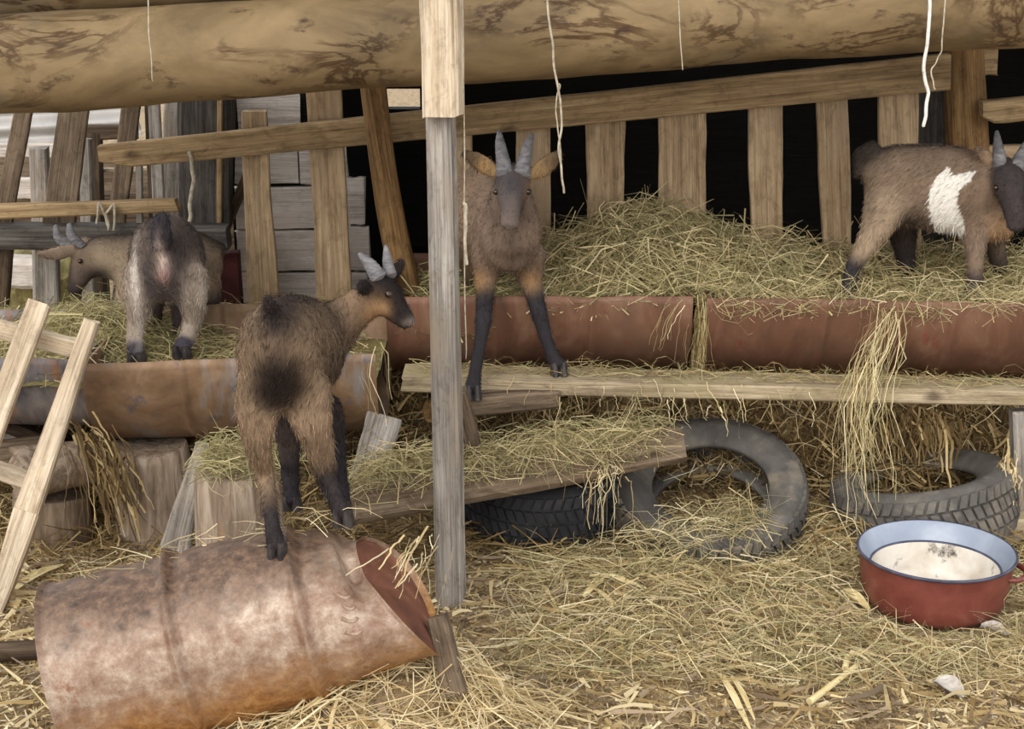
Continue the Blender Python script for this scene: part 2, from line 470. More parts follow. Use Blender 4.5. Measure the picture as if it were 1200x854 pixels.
def arc_paths(base, d, length, K, bend, sag=0.0):
    """base (N,3) start, d (N,3) unit direction, gently curved"""
    N_ = len(base)
    u = np.linspace(-0.5, 0.5, K)
    perp = nrm(np.cross(d, rng.normal(size=(N_, 3))))
    b = rng.normal(0, bend, N_) * length
    pts = base[:, None, :] + d[:, None, :] * (length[:, None] * u[None, :])[:, :, None] + perp[:, None, :] * (b[:, None] * (0.25 - u[None, :] ** 2))[:, :, None] * 4
    if sag: pts[:, :, 2] -= (sag * length[:, None]) * (u[None, :] ** 2) * 4
    return pts

HAY = [(174, 164, 118), (158, 150, 106), (192, 180, 134), (142, 134, 94), (202, 188, 142), (128, 120, 84)]
STRAW = [(214, 193, 146), (226, 208, 164), (196, 173, 128), (236, 222, 184), (174, 150, 110), (152, 130, 96), (206, 193, 150)]
HUSK = [(150, 126, 84), (178, 152, 104), (124, 102, 66), (196, 172, 124), (104, 84, 54)]
DARKH = [(120, 98, 64), (96, 78, 50), (148, 124, 84), (80, 64, 42)]

def stuff(name, V, Fc, C, label, cat, mat=None, parent=None):
    V = np.asarray(V)
    o = obj(name, raw_mesh(name, V, Fc, C, smooth=False), mat or M['straw'], parent, origin=tuple(V.mean(axis=0)))
    if parent is None: tag(o, label, cat)
    o['kind'] = 'stuff'
    return o

def join(parts):
    V = []; Fc = []; C = []; n = 0
    for v, f, c in parts:
        V.append(v); Fc.append(f + n); C.append(c); n += len(v)
    return np.concatenate(V), np.concatenate(Fc), np.concatenate(C)

def surface_straw(n, sampler, h, Lr, wr, pal, lift=0.25, bend=0.12, K=4, up=0.006, dirbias=None, zup=0.0):
    x, y = sampler(n)
    n = len(x)
    e = 0.01
    z = h(x, y)
    nx = -(h(x + e, y) - h(x - e, y)) / (2 * e); ny = -(h(x, y + e) - h(x, y - e)) / (2 * e)
    nn = nrm(np.stack([nx, ny, np.ones(n)], 1))
    d = rng.normal(size=(n, 3))
    if dirbias is not None: d += np.asarray(dirbias) * rng.choice([-1, 1], n)[:, None]
    d = d - nn * (d * nn).sum(1, keepdims=True)
    d = nrm(d); d = nrm(d + nn * rng.normal(zup, lift, (n, 1)))
    Ls = rng.uniform(Lr[0], Lr[1], n) * rng.uniform(0.6, 1, n)
    base = np.stack([x, y, z], 1) + nn * (rng.uniform(0, up, n) + np.abs((d * nn).sum(1)) * Ls * 0.3)[:, None]
    return ribbons(arc_paths(base, d, Ls, K, bend), rng.uniform(wr[0], wr[1], n), pick_cols(pal, n))

def box_sampler(x0, x1, y0, y1, weight=None):
    def f(n):
        x = rng.uniform(x0, x1, n); y = rng.uniform(y0, y1, n)
        if weight is not None:
            k = rng.uniform(0, 1, n) < weight(x, y); x, y = x[k], y[k]
        return x, y
    return f

def height_mesh(name, x0, x1, y0, y1, nx, ny, h, mat, skirt=None, parent=None):
    xs = np.linspace(x0, x1, nx); ys = np.linspace(y0, y1, ny)
    X, Y = np.meshgrid(xs, ys)
    V = np.stack([X.ravel(), Y.ravel(), h(X.ravel(), Y.ravel())], 1)
    i = np.arange(ny - 1)[:, None] * nx + np.arange(nx - 1)[None, :]
    Fc = np.stack([i, i + 1, i + nx + 1, i + nx], -1).reshape(-1, 4)
    me = raw_mesh(name, V, Fc)
    return obj(name, me, mat, parent, origin=tuple(V.mean(axis=0)))

def gauss(x, y, cx, cy, sx, sy):
    return np.exp(-((x - cx) / sx) ** 2 - ((y - cy) / sy) ** 2)

def sstep(a, b, x):
    t = np.clip((np.asarray(x) - a) / (b - a), 0, 1)
    return t * t * (3 - 2 * t)

# ================================================================== SETTING
def ground_h(x, y):
    x = np.asarray(x, float); y = np.asarray(y, float)
    h = 0.012 * fnoise(x, y, 5, 1) + 0.007 * fnoise(x, y, 14, 2)
    h = h + 0.10 * sstep(4.1, 4.5, y) * (1 - sstep(5.0, 5.3, y))
    h = h + 0.21 * gauss(x, y, -0.20, 2.96, 0.20, 0.20) + 0.10 * gauss(x, y, -0.42, 2.82, 0.18, 0.14)
    h = h + 0.05 * gauss(x, y, -0.62, 2.70, 0.2, 0.12)
    h = h * (1 - np.exp(-(np.hypot(x - 1.04, y - 3.67) / 0.25) ** 4)) - 0.004 * np.exp(-(np.hypot(x - 1.04, y - 3.67) / 0.25) ** 4)
    h = h + 0.05 * gauss(x, y, 0.45, 3.72, 0.35, 0.16) + 0.05 * gauss(x, y, 0.85, 4.0, 0.12, 0.12)
    return h

g = struct(height_mesh('floor', -2.6, 2.6, 2.0, 5.4, 140, 100, ground_h, M['soil']))
def far_h(x, y): return -0.02 + 0.02 * fnoise(x, y, 2, 4)
g2 = struct(height_mesh('floor_yard', -14, 14, -6, 26, 40, 50, lambda x, y: far_h(x, y) - 0.06, M['soil']))

# roof over the rack and stall, stall walls
def slab(name, x0, x1, y0, y1, z0, z1, mat, parent=None, slope=0.0):
    V = [(x, y, z + slope * (y - y0)) for z in (z0, z1) for y in (y0, y1) for x in (x0, x1)]
    Fc = [(0, 2, 3, 1), (4, 5, 7, 6), (0, 1, 5, 4), (2, 6, 7, 3), (0, 4, 6, 2), (1, 3, 7, 5)]
    me = bpy.data.meshes.new(name); me.from_pydata(V, [], Fc); me.update()
    return obj(name, me, mat, parent, origin=((x0 + x1) / 2, (y0 + y1) / 2, (z0 + z1) / 2))

struct(slab('ceiling', -0.68, 3.2, 3.80, 7.8, 2.40, 2.45, M['roof'], slope=0.03))
struct(slab('ceiling_porch', -2.8, -0.68, 3.80, 4.45, 2.40, 2.45, M['roof'], slope=0.03))  # unseen roof piece, kept shallow so sky light reaches the left fence
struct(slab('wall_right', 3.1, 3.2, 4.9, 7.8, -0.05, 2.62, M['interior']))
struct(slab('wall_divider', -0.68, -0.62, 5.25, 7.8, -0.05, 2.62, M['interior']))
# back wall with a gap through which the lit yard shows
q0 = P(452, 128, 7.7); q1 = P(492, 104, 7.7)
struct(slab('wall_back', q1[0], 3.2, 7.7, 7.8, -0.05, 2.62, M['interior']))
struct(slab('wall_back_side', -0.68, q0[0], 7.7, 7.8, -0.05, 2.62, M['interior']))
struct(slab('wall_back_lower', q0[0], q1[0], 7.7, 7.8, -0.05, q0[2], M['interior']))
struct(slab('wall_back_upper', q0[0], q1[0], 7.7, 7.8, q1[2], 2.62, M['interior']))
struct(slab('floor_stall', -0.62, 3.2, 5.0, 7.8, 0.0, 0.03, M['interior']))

# whitewashed plank wall behind the left of the rack
wl = bpy.data.objects.new('wall_left', None); wl.location = P(355, 360, 5.15); COL.objects.link(wl); struct(wl)
WORLD['wall_left'] = Matrix.Translation(wl.location); PINV['wall_left'] = WORLD['wall_left'].inverted()
for (x0, x1, y0, y1, Yd) in ((276, 412, 392, 430, 5.15), (276, 412, 356, 389, 5.15), (276, 410, 319, 353, 5.15), (278, 372, 270, 316, 5.15), (374, 412, 271, 316, 5.16),
                             (277, 410, 219, 267, 5.15), (277, 350, 174, 214, 5.15), (352, 408, 170, 215, 5.15), (280, 352, 110, 170, 5.17),
                             (406, 428, 208, 262, 5.15), (405, 433, 265, 316, 5.15), (404, 430, 319, 352, 5.15)):
    a = P(x0, (y0 + y1) / 2, Yd); b = P(x1, (y0 + y1) / 2, Yd)
    board('plank', a, b, (y1 - y0 + 2) * m_per_px(a), (y1 - y0 + 1) * m_per_px(b), 0.03, M['white'], wl, wob=0.022, n=18)
# dark backing behind the planks' gaps
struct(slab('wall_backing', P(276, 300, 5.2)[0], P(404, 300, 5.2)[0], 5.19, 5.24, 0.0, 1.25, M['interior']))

# ------------------------------------------------------------------ outside clutter seen through the left fence
cs_o = P(110, 140, 6.6)
def corrugated(name, x0, x1, y_top, y_bot, Y, label):
    a = P(x0, y_top, Y); b = P(x1, y_bot, Y)
    W = b[0] - a[0]; H = a[2] - b[2]
    n = int(H / 0.012); V = []; Fc = []
    for i in range(n + 1):
        f = i / n
        off = 0.018 * math.sin(f * H / 0.085 * 2 * math.pi)
        for j, xx in enumerate(np.linspace(0, W, 5)):
            V.append((a[0] + xx, Y + off + 0.25 * f * H, b[2] + f * H + 0.06 * xx))
    for i in range(n):
        for j in range(4):
            k = i * 5 + j; Fc.append((k, k + 1, k + 6, k + 5))
    V2 = [(x, y + 0.004, z) for x, y, z in V]; m = len(V)
    Fc2 = Fc + [tuple(m + q for q in reversed(f)) for f in Fc]
    me = bpy.data.meshes.new(name); me.from_pydata(V + V2, [], Fc2); me.update()
    for p in me.polygons: p.use_smooth = True
    return tag(obj(name, me, M['corrugated'], origin=tuple(np.mean(V, axis=0))), label, 'metal sheet')
corrugated('corrugated_sheet', -40, 165, 95, 172, 6.4, 'pale grey corrugated sheet leaning behind the left fence slats')
tag(board_px('backyard_board', (-20, 176, 6.2), (75, 176, 6.2), 16, 16, 0.03, M['white']), 'pale horizontal board just below the corrugated sheet', 'board')
tag(board_px('backyard_board', (5, 220, 5.545), (60, 220, 5.545), 26, 24, 0.03, M['white']), 'wide pale board low behind the leftmost fence slats', 'board')
tag(board_px('backyard_board', (100, 155, 5.6), (162, 154, 5.6), 17, 17, 0.04, M['darkwood']), 'dark brown crosspiece between the left fence slats', 'board')
tag(board_px('backyard_board', (108, 200, 5.64), (182, 197, 5.64), 5, 5, 0.02, M['palewood']), 'thin pale lath behind the tied fence rail', 'board')
tag(board_px('backyard_post', (46, 172, 5.5), (54, gy(5.5), 5.5), 20, 22, 0.05, M['greywood']), 'grey upright board behind the light brown fence rail', 'post')
tag(board_px('backyard_post', (100, 162, 5.4), (108, gy(5.4), 5.4), 13, 16, 0.04, M['greywood']), 'narrow pale grey upright behind the second fence slat pair', 'post')
tag(board_px('backyard_post', (113, 155, 5.6), (121, gy(5.6), 5.6), 12, 12, 0.05, M['darkwood']), 'narrow dark upright left of the tied rail', 'post')
tag(board_px('backyard_post', (206, 115, 5.3), (194, gy(5.3), 5.3), 24, 22, 0.05, M['greywood']), 'pale pinkish grey upright beside the big dark post', 'post')
tag(board_px('straw_bale', (10, 345, 5.9), (110, 345, 5.9), 110, 110, 0.5, M['haybase'], n=16, wob=0.05), 'yellow straw bale lying behind the grazing kid', 'bale')
tag(board_px('white_block', (12, 318, 5.62), (46, 318, 5.62), 34, 34, 0.12, M['white']), 'whitish block standing before the straw bale', 'block')
# heap of things deeper in the yard closes the view
tag(board_px('yard_fence_board', (-80, 260, 7.6), (290, 262, 7.6), 70, 70, 0.04, M['darkwood']), 'long dark board across the yard, far behind left fence', 'board')
tag(board_px('yard_fence_board', (-80, 205, 7.9), (290, 202, 7.9), 55, 55, 0.04, M['brownwood']), 'long brown board high across the yard far behind', 'board')

# ------------------------------------------------------------------ left stall fence
lf = thing('stall_fence', 'leaning weathered slat fence with one light rail at far left', 'fence', P(100, 380, 4.95))
for (a, b, w0, w1, mt) in (((31, 112), (3, 262), 20, 22, 'brownwood'), ((84, 112), (64, 262), 24, 28, 'brownwood'), ((100, 112), (80, 262), 13, 16, 'brownwood'),
                           ((155, 112), (137, 262), 22, 20, 'brownwood'), ((163, 170), (164, 262), 7, 7, 'greywood'), ((180, 112), (187, 262), 14, 14, 'greywood'), ((172, 112), (178, 262), 5, 5, 'darkwood')):
    board_px('slat', (*a, 4.97), (*b, 4.95), w0, w1, 0.022, M[mt], lf)
board_px('rail', (-40, 249, 4.86), (208, 240, 4.86), 17, 15, 0.04, M['rail'], lf)
board_px('stake', (6, 285, 4.95), (-6, 400, 4.95), 20, 22, 0.04, M['darkwood'], lf)
board_px('stake', (55, 285, 4.99), (58, 400, 4.99), 26, 28, 0.04, M['greywood'], lf)

tag(board_px('cross_beam', (-40, 276, 4.92), (268, 277, 4.92), 28, 28, 0.09, M['darkgrey']), 'thick dark grey horizontal beam under the tied rail', 'beam')
dp = thing('stall_post', 'massive dark square post behind the slat rack rail', 'post', P(240, 330, 5.03))
board_px('post_body', (242, 100, 5.05), (243, 262, 5.05), 62, 54, 0.12, M['darkgrey'], dp)
board_px('edge_strip', (258, 100, 4.98), (257, 262, 4.98), 6, 6, 0.02, M['rail'], dp)
tag(board_px('red_crate_panel', (243, 330, 5.0), (282, 330, 5.0), 74, 74, 0.06, M['maroon']), 'dark red painted panel below the massive dark post', 'panel')
tag(board_px('trough_backboard', (196, 384, 4.56), (300, 380, 4.56), 44, 44, 0.03, M['darkgrey']), 'dark grey board standing behind the brown rusty trough', 'board')
tag(board_px('diagonal_brace', (290, 205, 5.08), (264, 268, 5.08), 11, 11, 0.03, M['darkwood']), 'short dark diagonal brace beside the whitewashed wall', 'brace')

# ------------------------------------------------------------------ slat rack
rk = thing('slat_rack', 'honey brown slat hay rack with a long sloping rail', 'hay rack', P(700, 340, 4.84))
board_px('rail', (118, 184, 4.75), (1112, 84, 4.75), 28, 42, 0.035, M['rail'], rk, n=30, wob=0.02, point=0.03)
for (a, b, w0, w1) in (((297, 130), (312, 400), 30, 36), ((380, 100), (394, 400), 42, 40), ((541, 130), (545, 400), 24, 24), ((624, 140), (629, 400), 42, 38),
                       ((708, 130), (714, 400), 46, 38), ((798, 118), (803, 400), 58, 55), ((896, 108), (901, 400), 39, 37),
                       ((974, 100), (984, 400), 36, 34), ((1050, 92), (1061, 400), 46, 44)):
    board_px('slat', (*a, 4.81), (*b, 4.81), w0, w1, 0.025, M['slat'], rk, n=16, wob=0.045)
tag(board_px('stall_upright', (1090, 70, 5.0), (1093, gy(5.0), 5.0), 34, 34, 0.06, M['darkgrey']), 'dark grey upright board left of the round post', 'post')
tag(round_log('round_post', P(1127, 20, 4.87), P(1150, gy(4.87), 4.87), 0.060, 0.070, M['pole'], amp=0.05), 'round peeled wooden post at the right of the rack', 'post')
tag(board_px('stall_rail', (1150, 132, 4.78), (1290, 118, 4.78), 26, 30, 0.05, M['rail'], point=0.1), 'upper light brown rail right of the round post', 'rail')
tag(board_px('stall_rail', (1140, 188, 4.86), (1290, 184, 4.86), 34, 34, 0.04, M['slat']), 'lower light brown rail behind the right kid’s horns', 'rail')
tag(board_px('stall_rail', (1128, 66, 4.92), (1168, 64, 4.92), 46, 46, 0.04, M['rail']), 'short rail stub on top of the round post', 'rail')
tag(round_log('slanted_pole', P(436, 85, 4.66), P(478, 345, 4.60), 0.037, 0.040, M['pole'], amp=0.07, bend=-0.012), 'knobbly peeled pole leaning against the rack rail', 'pole')

# ------------------------------------------------------------------ great log and support post
tag(round_log('roof_log', P(-120, 86, 4.02), P(1330, -14, 4.08), 0.118, 0.122, M['log'], n=140, seg=44, amp=0.05), 'huge bare brown log running across the top', 'log')
tag(round_log('upper_log', P(-120, -34, 4.16), P(1330, -140, 4.22), 0.15, 0.15, M['log'], n=60, seg=32, amp=0.04), 'grey-brown log just above the big one, top left corner', 'log')
sp = thing('support_post', 'grey square post with a newer upper piece, standing before the log', 'post', G(527, 712))
pb = G(529, 712); pt = P(516, 110, 3.66)
board('lower_post', pb - np.array([0, 0, 0.04]), pt, 0.066, 0.058, 0.062, M['greywood'], sp, normal=(-0.22, -1, 0.0), n=24, wob=0.012)
board('upper_piece', P(520, 135, 3.615), P(515, -90, 3.60), 0.082, 0.086, 0.07, M['palewood'], sp, normal=(-0.22, -1, 0.0), n=14, wob=0.02)

# ------------------------------------------------------------------ troughs: half drums
def half_drum(name, label, x0, x1, Yax, ztop, r, mat, ribs=(), bead=True, ang=(0, 180), group='half drum feed troughs', tilt=0.0, caps=(True, True), dz=0.0):
    L = x1 - x0
    root = thing(name, label, 'trough', (0.5 * (x0 + x1), Yax, ztop - r), group)
    us = list(np.linspace(0, L, 40)); 
    for rb in ribs: us += [rb * L - 0.016, rb * L - 0.008, rb * L, rb * L + 0.008, rb * L + 0.016]
    us = sorted(u for u in us if 0 <= u <= L)
    seg = 36; V = []; Fc = []
    def rad(u):
        q = r
        for rb in ribs: q += 0.009 * math.exp(-((u - rb * L) / 0.008) ** 2)
        if bead: q += 0.007 * math.exp(-((u) / 0.007) ** 2) + 0.007 * math.exp(-((u - L) / 0.007) ** 2)
        return q
    for s, dr in ((0, 0.0), (1, -0.006)):
        for u in us:
            for k in range(seg + 1):
                a = math.radians(ang[0] + (ang[1] - ang[0]) * k / seg)
                rr = rad(u) + dr + 0.003 * float(fnoise(u * 9, a * 3, 1.0, x0))
                V.append((x0 + u, Yax - rr * math.cos(a), ztop + dz * u / L - rr * math.sin(a) + (0.004 * float(fnoise(u * 12, 1, 1, 3)) if k in (0, seg) else 0)))
    m = len(us) * (seg + 1)
    for i in range(len(us) - 1):
        for k in range(seg):
            a = i * (seg + 1) + k
            Fc.append((a, a + 1, a + seg + 2, a + seg + 1)); Fc.append((m + a, m + a + seg + 1, m + a + seg + 2, m + a + 1))
    for i in range(len(us) - 1):
        for k in (0, seg):
            a = i * (seg + 1) + k; f = (a, a + seg + 1, m + a + seg + 1, m + a)
            Fc.append(f if k == 0 else f[::-1])
    me = bpy.data.meshes.new('shell'); me.from_pydata(V, [], Fc); me.update()
    for p in me.polygons: p.use_smooth = True
    obj('shell', me, mat, root, origin=(0.5 * (x0 + x1), Yax, ztop))
    for c, u in zip(caps, (0.008, L - 0.008)):
        if not c: continue
        V = []; 
        for dx in (-0.003, 0.003):
            for k in range(seg + 1):
                a = math.radians(ang[0] + (ang[1] - ang[0]) * k / seg)
                V.append((x0 + u + dx, Yax - (r - 0.003) * math.cos(a), ztop + dz * u / L - (r - 0.003) * math.sin(a)))
        s = seg + 1
        Fc = [tuple(range(s)), tuple(reversed(range(s, 2 * s)))] + [(k, (k + 1) % s, s + (k + 1) % s, s + k)[::-1] for k in range(s)]
        me = bpy.data.meshes.new('end_cap'); me.from_pydata(V, [], Fc); me.update()
        obj('end_cap', me, mat, root, origin=(x0 + u, Yax, ztop - r * 0.4))
    return root

RZ = P(700, 347, 4.23)[2]
half_drum('feed_trough', 'faded red half drum trough behind the front-facing kid', P(452, 345, 4.23)[0], P(812, 345, 4.23)[0], 4.50, RZ, 0.27, M['redtrough'], (0.36, 0.67))
half_drum('feed_trough', 'faded red half drum trough under the white-patched kid', P(828, 347, 4.23)[0], P(1290, 350, 4.23)[0] + 0.02, 4.51, RZ - 0.004, 0.275, M['redtrough'], (0.30, 0.62), dz=-0.02)
LZ = P(92, 427, 3.95)[2]
half_drum('feed_trough', 'brown rusty half drum trough set on stumps', P(94, 425, 3.95)[0], P(440, 410, 3.95)[0], 4.24, LZ, 0.285, M['rusttrough'], (0.34, 0.68), dz=0.028, caps=(True, False))
half_drum('feed_trough', 'flaking blue-grey half drum trough at far left', P(-170, 425, 4.02)[0], P(100, 425, 4.02)[0], 4.27, LZ - 0.005, 0.25, M['bluetrough'], (0.5,))

# ------------------------------------------------------------------ bench
bn = thing('plank_bench', 'long trodden plank bench along the red troughs', 'bench', P(850, 600, 4.2))
pz = 0.438
a = np.array([P(474, 440, 4.2)[0], 4.155, 0.442]); b = np.array([P(1330, 460, 4.2)[0], 4.135, 0.400])
board('seat_plank', a, b, 0.135, 0.115, 0.040, M['plank'], bn, normal=(0, -0.02, 1), n=30, wob=0.02)
board_px('leg', (1203, 480, 4.12), (1204, 596, 4.12), 36, 38, 0.05, M['greywood'], bn)
bl = P(1200, 602, 4.08)
board('foot_block', bl + np.array([-0.07, 0, -0.03]), bl + np.array([0.25, 0, -0.03]), 0.12, 0.12, 0.07, M['plank'], bn, normal=(0, 0, 1))
sb = np.array([P(528, 468, 4.05)[0], 4.06, 0.405]); se = np.array([P(650, 468, 4.05)[0], 4.14, 0.405])
tag(board('short_block', sb, se, 0.15, 0.12, 0.05, M['brownwood'], normal=(0, 0, 1), n=10, wob=0.04), 'short brown timber block tucked under the bench end', 'timber')
tag(round_log('cut_stick', P(502, 482, 4.12), P(560, 478, 4.2), 0.03, 0.03, M['pole'], n=10, seg=14), 'cut branch end under the left end of the bench', 'stick')
tag(board_px('short_prop', (536, 458, 3.90), (560, 545, 3.92), 22, 20, 0.05, M['brownwood']), 'short brown diagonal prop beside the grey post', 'prop')
tag(board_px('hay_beam', (405, 592, 3.82), (795, 520, 4.0), 46, 40, 0.12, M['brownwood'], normal=(0.0, -1, 0.25), n=20, wob=0.04), 'old beam covered with hay lying under the bench', 'beam')
tag(board_px('leaning_board', (450, 490, 4.02), (428, 568, 3.9), 42, 40, 0.025, M['greywood']), 'short grey board leaning under the rusty trough end', 'board')

# ------------------------------------------------------------------ stumps and timber under the left troughs
def stump(name, label, px0, px1, ytop, ybot, Yc, mat, lean=0.0, amp=0.06):
    pb_ = P((px0 + px1) / 2, ybot, Yc); c = m_per_px(pb_)
    r = (px1 - px0) * c / 2
    ptp = P((px0 + px1) / 2, ytop, Yc)
    n = 14; seg = 28; V = []; Fc = []
    sd = SEED[0] = SEED[0] + 1
    for i in range(n):
        f = i / (n - 1)
        z = pb_[2] - 0.03 + (ptp[2] - pb_[2] + 0.03) * f
        for k in range(seg):
            a = 2 * math.pi * k / seg
            rr = r * (1.08 - 0.10 * f) * (1 + amp * float(fnoise(a * 0 + math.cos(a) * 3, math.sin(a) * 3, 1, sd)) + 0.5 * amp * float(fnoise(math.cos(a) * 9, math.sin(a) * 9 + f, 1, sd)))
            if i == n - 1: rr *= 0.965
            V.append((pb_[0] + lean * f + rr * math.cos(a), Yc + rr * math.sin(a), z + (0.012 * float(fnoise(math.cos(a) * 2, math.sin(a) * 2, 1, sd + 3)) if f > 0.9 else 0)))
    for i in range(n - 1):
        for k in range(seg):
            a = i * seg + k; b = i * seg + (k + 1) % seg; Fc.append((a, b, b + seg, a + seg))
    Fc.append(tuple(range((n - 1) * seg, n * seg)))
    me = bpy.data.meshes.new(name); me.from_pydata(V, [], Fc); me.update()
    for p in me.polygons: p.use_smooth = len(p.vertices) == 4
    return tag(obj(name, me, mat, origin=(pb_[0], Yc, pb_[2])), label, 'stump', 'tree stumps under the left troughs')
stump('tree_stump', 'bark-covered stump at the far left behind the ladder', 22, 108, 578, 640, 4.1, M['bark'])
stump('tree_stump', 'pale grey stump carrying the brown rusty trough', 142, 232, 520, 632, 4.12, M['stump'], lean=-0.01, amp=0.04)
stump('tree_stump', 'split stump with hay on top behind the drum kid', 238, 338, 548, 738, 3.52, M['stump'], amp=0.09)
tag(round_log('split_log', P(20, 555, 4.0), P(118, 540, 4.12), 0.075, 0.06, M['stump'], n=16, seg=20, amp=0.12, rag=0.02), 'pale split log lying on the bark-covered stump', 'log')
tag(round_log('split_log', P(-60, 540, 4.1), P(60, 528, 4.2), 0.045, 0.045, M['brownwood'], n=14, seg=18, amp=0.08), 'thin brown log under the blue-grey trough', 'log')
tag(round_log('split_log', P(-60, 515, 4.2), P(44, 512, 4.3), 0.03, 0.03, M['greywood'], n=14, seg=18, amp=0.08), 'grey stick wedged right under the blue-grey trough', 'log')
tag(board_px('split_plank', (237, 520, 3.86), (206, 640, 3.84), 14, 34, 0.05, M['greywood'], n=8), 'grey wedge-shaped plank between the two pale stumps', 'plank')
tag(board_px('crossing_board', (-20, 500, 4.25), (140, 560, 4.35), 40, 40, 0.05, M['darkwood']), 'dark board crossing deep under the left troughs', 'board')

# ------------------------------------------------------------------ ladder
ld = thing('broken_ladder', 'pale broken wooden ladder leaning on the blue-grey trough', 'ladder', G(10, 715))
board_px('side_rail', (46, 356, 3.86), (-30, 560, 3.70), 26, 28, 0.04, M['palewood'], ld, wob=0.02)
board_px('side_rail', (108, 376, 3.88), (30, 605, 3.72), 17, 30, 0.045, M['palewood'], ld, wob=0.02)
board_px('side_rail_foot', (32, 600, 3.72), (-8, 722, 3.60), 32, 20, 0.045, M['palewood'], ld, wob=0.03)
board_px('rung', (-20, 380, 3.90), (95, 410, 3.91), 21, 21, 0.03, M['palewood'], ld, n=8)
board_px('rung', (-20, 545, 3.84), (48, 568, 3.82), 22, 18, 0.03, M['palewood'], ld, n=8)

# ------------------------------------------------------------------ fallen drum
def make_drum():
    A = np.array([*P(76, 789, 2.90)]); B = np.array([*P(502, 681, 3.00)])
    R = 0.180
    L = float(np.linalg.norm(B - A))
    root = thing('rusty_drum', 'rusty dented steel drum lying on its side in front', 'drum', (0.5 * (A + B) - np.array([0, 0, R])))
    x = nrm(B - A); z = nrm(np.array([0, 0, 1.0]) - x * x[2]); y = np.cross(z, x)
    def deform(u, yy, zz):
        k = float(sstep(0.74 * L, L, u))
        f = max(0.0, (zz + R) / (2 * R))
        u2 = u - 0.12 * k * (f ** 1.4)                   # the top of the end is pushed back
        kk = float(sstep(0.5 * L, L, u)); zz = zz * (1 - 0.36 * kk); yy = yy * (1 + 0.06 * kk)
        d = math.exp(-((u - 0.95 * L) / 0.06) ** 2 - ((math.atan2(zz, -yy) - 0.95) / 0.33) ** 2)
        sc = 1 - 0.36 * d - 0.05 * k * (0.5 + 0.5 * math.sin(3 * math.atan2(zz, yy)))
        return u2, yy * sc, zz * sc - 0.012 * k
    def rad(u):
        q = R
        for rb in (0.335, 0.665): q += 0.013 * math.exp(-((u - rb * L) / 0.009) ** 2) - 0.005 * math.exp(-((u - rb * L - 0.022) / 0.009) ** 2)
        q += 0.008 * math.exp(-(u / 0.008) ** 2) + 0.008 * math.exp(-((u - L) / 0.008) ** 2)
        return q
    us = sorted(list(np.linspace(0, L, 70)) + [0.004, 0.010, L - 0.004, L - 0.01] + [rb * L + d for rb in (0.335, 0.665) for d in (-0.018, -0.012, -0.006, 0, 0.006, 0.012, 0.018)])
    seg = 72; V = []; Fc = []
    for u in us:
        for k in range(seg):
            a = 2 * math.pi * k / seg
            rr = rad(u) + 0.0025 * float(fnoise(u * 8, 3 * math.sin(a) + 2 * math.cos(a), 1, 2))
            V.append(deform(u, rr * math.cos(a), rr * math.sin(a)))
    for i in range(len(us) - 1):
        for k in range(seg):
            a = i * seg + k; b = i * seg + (k + 1) % seg; Fc.append((a, a + seg, b + seg, b))
    Mx = Matrix(((x[0], y[0], z[0], A[0]), (x[1], y[1], z[1], A[1]), (x[2], y[2], z[2], A[2]), (0, 0, 0, 1)))
    me = bpy.data.meshes.new('shell'); me.from_pydata(V, [], Fc); me.update()
    for p in me.polygons: p.use_smooth = True
    obj('shell', me, M['drum'], root, Mx)
    for u in (0.012, L - 0.014):
        V = [deform(u, 0, 0)]; Fc = []
        for j in range(1, 9):
            for k in range(seg):
                a = 2 * math.pi * k / seg; rr = (R - 0.001) * j / 8
                V.append(deform(u + (0.012 * float(fnoise(rr * 14 * math.cos(a), rr * 14 * math.sin(a), 1, 5)) if j < 8 and u > 0.1 else 0), rr * math.cos(a), rr * math.sin(a)))
        for k in range(seg): Fc.append((0, 1 + k, 1 + (k + 1) % seg))
        for j in range(7):
            for k in range(seg):
                a = 1 + j * seg + k; b = 1 + j * seg + (k + 1) % seg; Fc.append((a, a + seg, b + seg, b))
        me = bpy.data.meshes.new('end_lid'); me.from_pydata(V, [], Fc); me.update()
        for p in me.polygons: p.use_smooth = True
        obj('end_lid', me, M['drumend'], root, Mx)
    # pressed marks on the barrel: short raised bars
    for (uu, an, ln) in ((0.80, 0.62, 0.045), (0.81, 0.47, 0.04), (0.80, 0.30, 0.045), (0.80, 0.12, 0.045)):
        pts = []
        for q in np.linspace(-0.5, 0.5, 7):
            a = math.pi - an - 0.05 * (4 * q * q)
            pts.append((uu * L + ln * q, (R - 0.002) * math.cos(a), (R - 0.002) * math.sin(a)))
        pts = [deform(*p) for p in pts]
        W = [np.array(Mx @ Vector(p)) for p in pts]
        tube('pressed_mark', W, 0.0045, M['drum'], root, 6)
make_drum()
tag(board_px('short_stake', (512, 722, 2.93), (534, 812, 2.88), 25, 28, 0.045, M['brownwood'], n=8), 'short brown stake leaning on the crushed drum end', 'stake')
tag(round_log('lying_stick', P(-60, 766, 3.36), P(68, 760, 3.36), 0.022, 0.024, M['darkwood'], n=14, seg=12), 'dark stick on the ground left of the drum', 'stick')

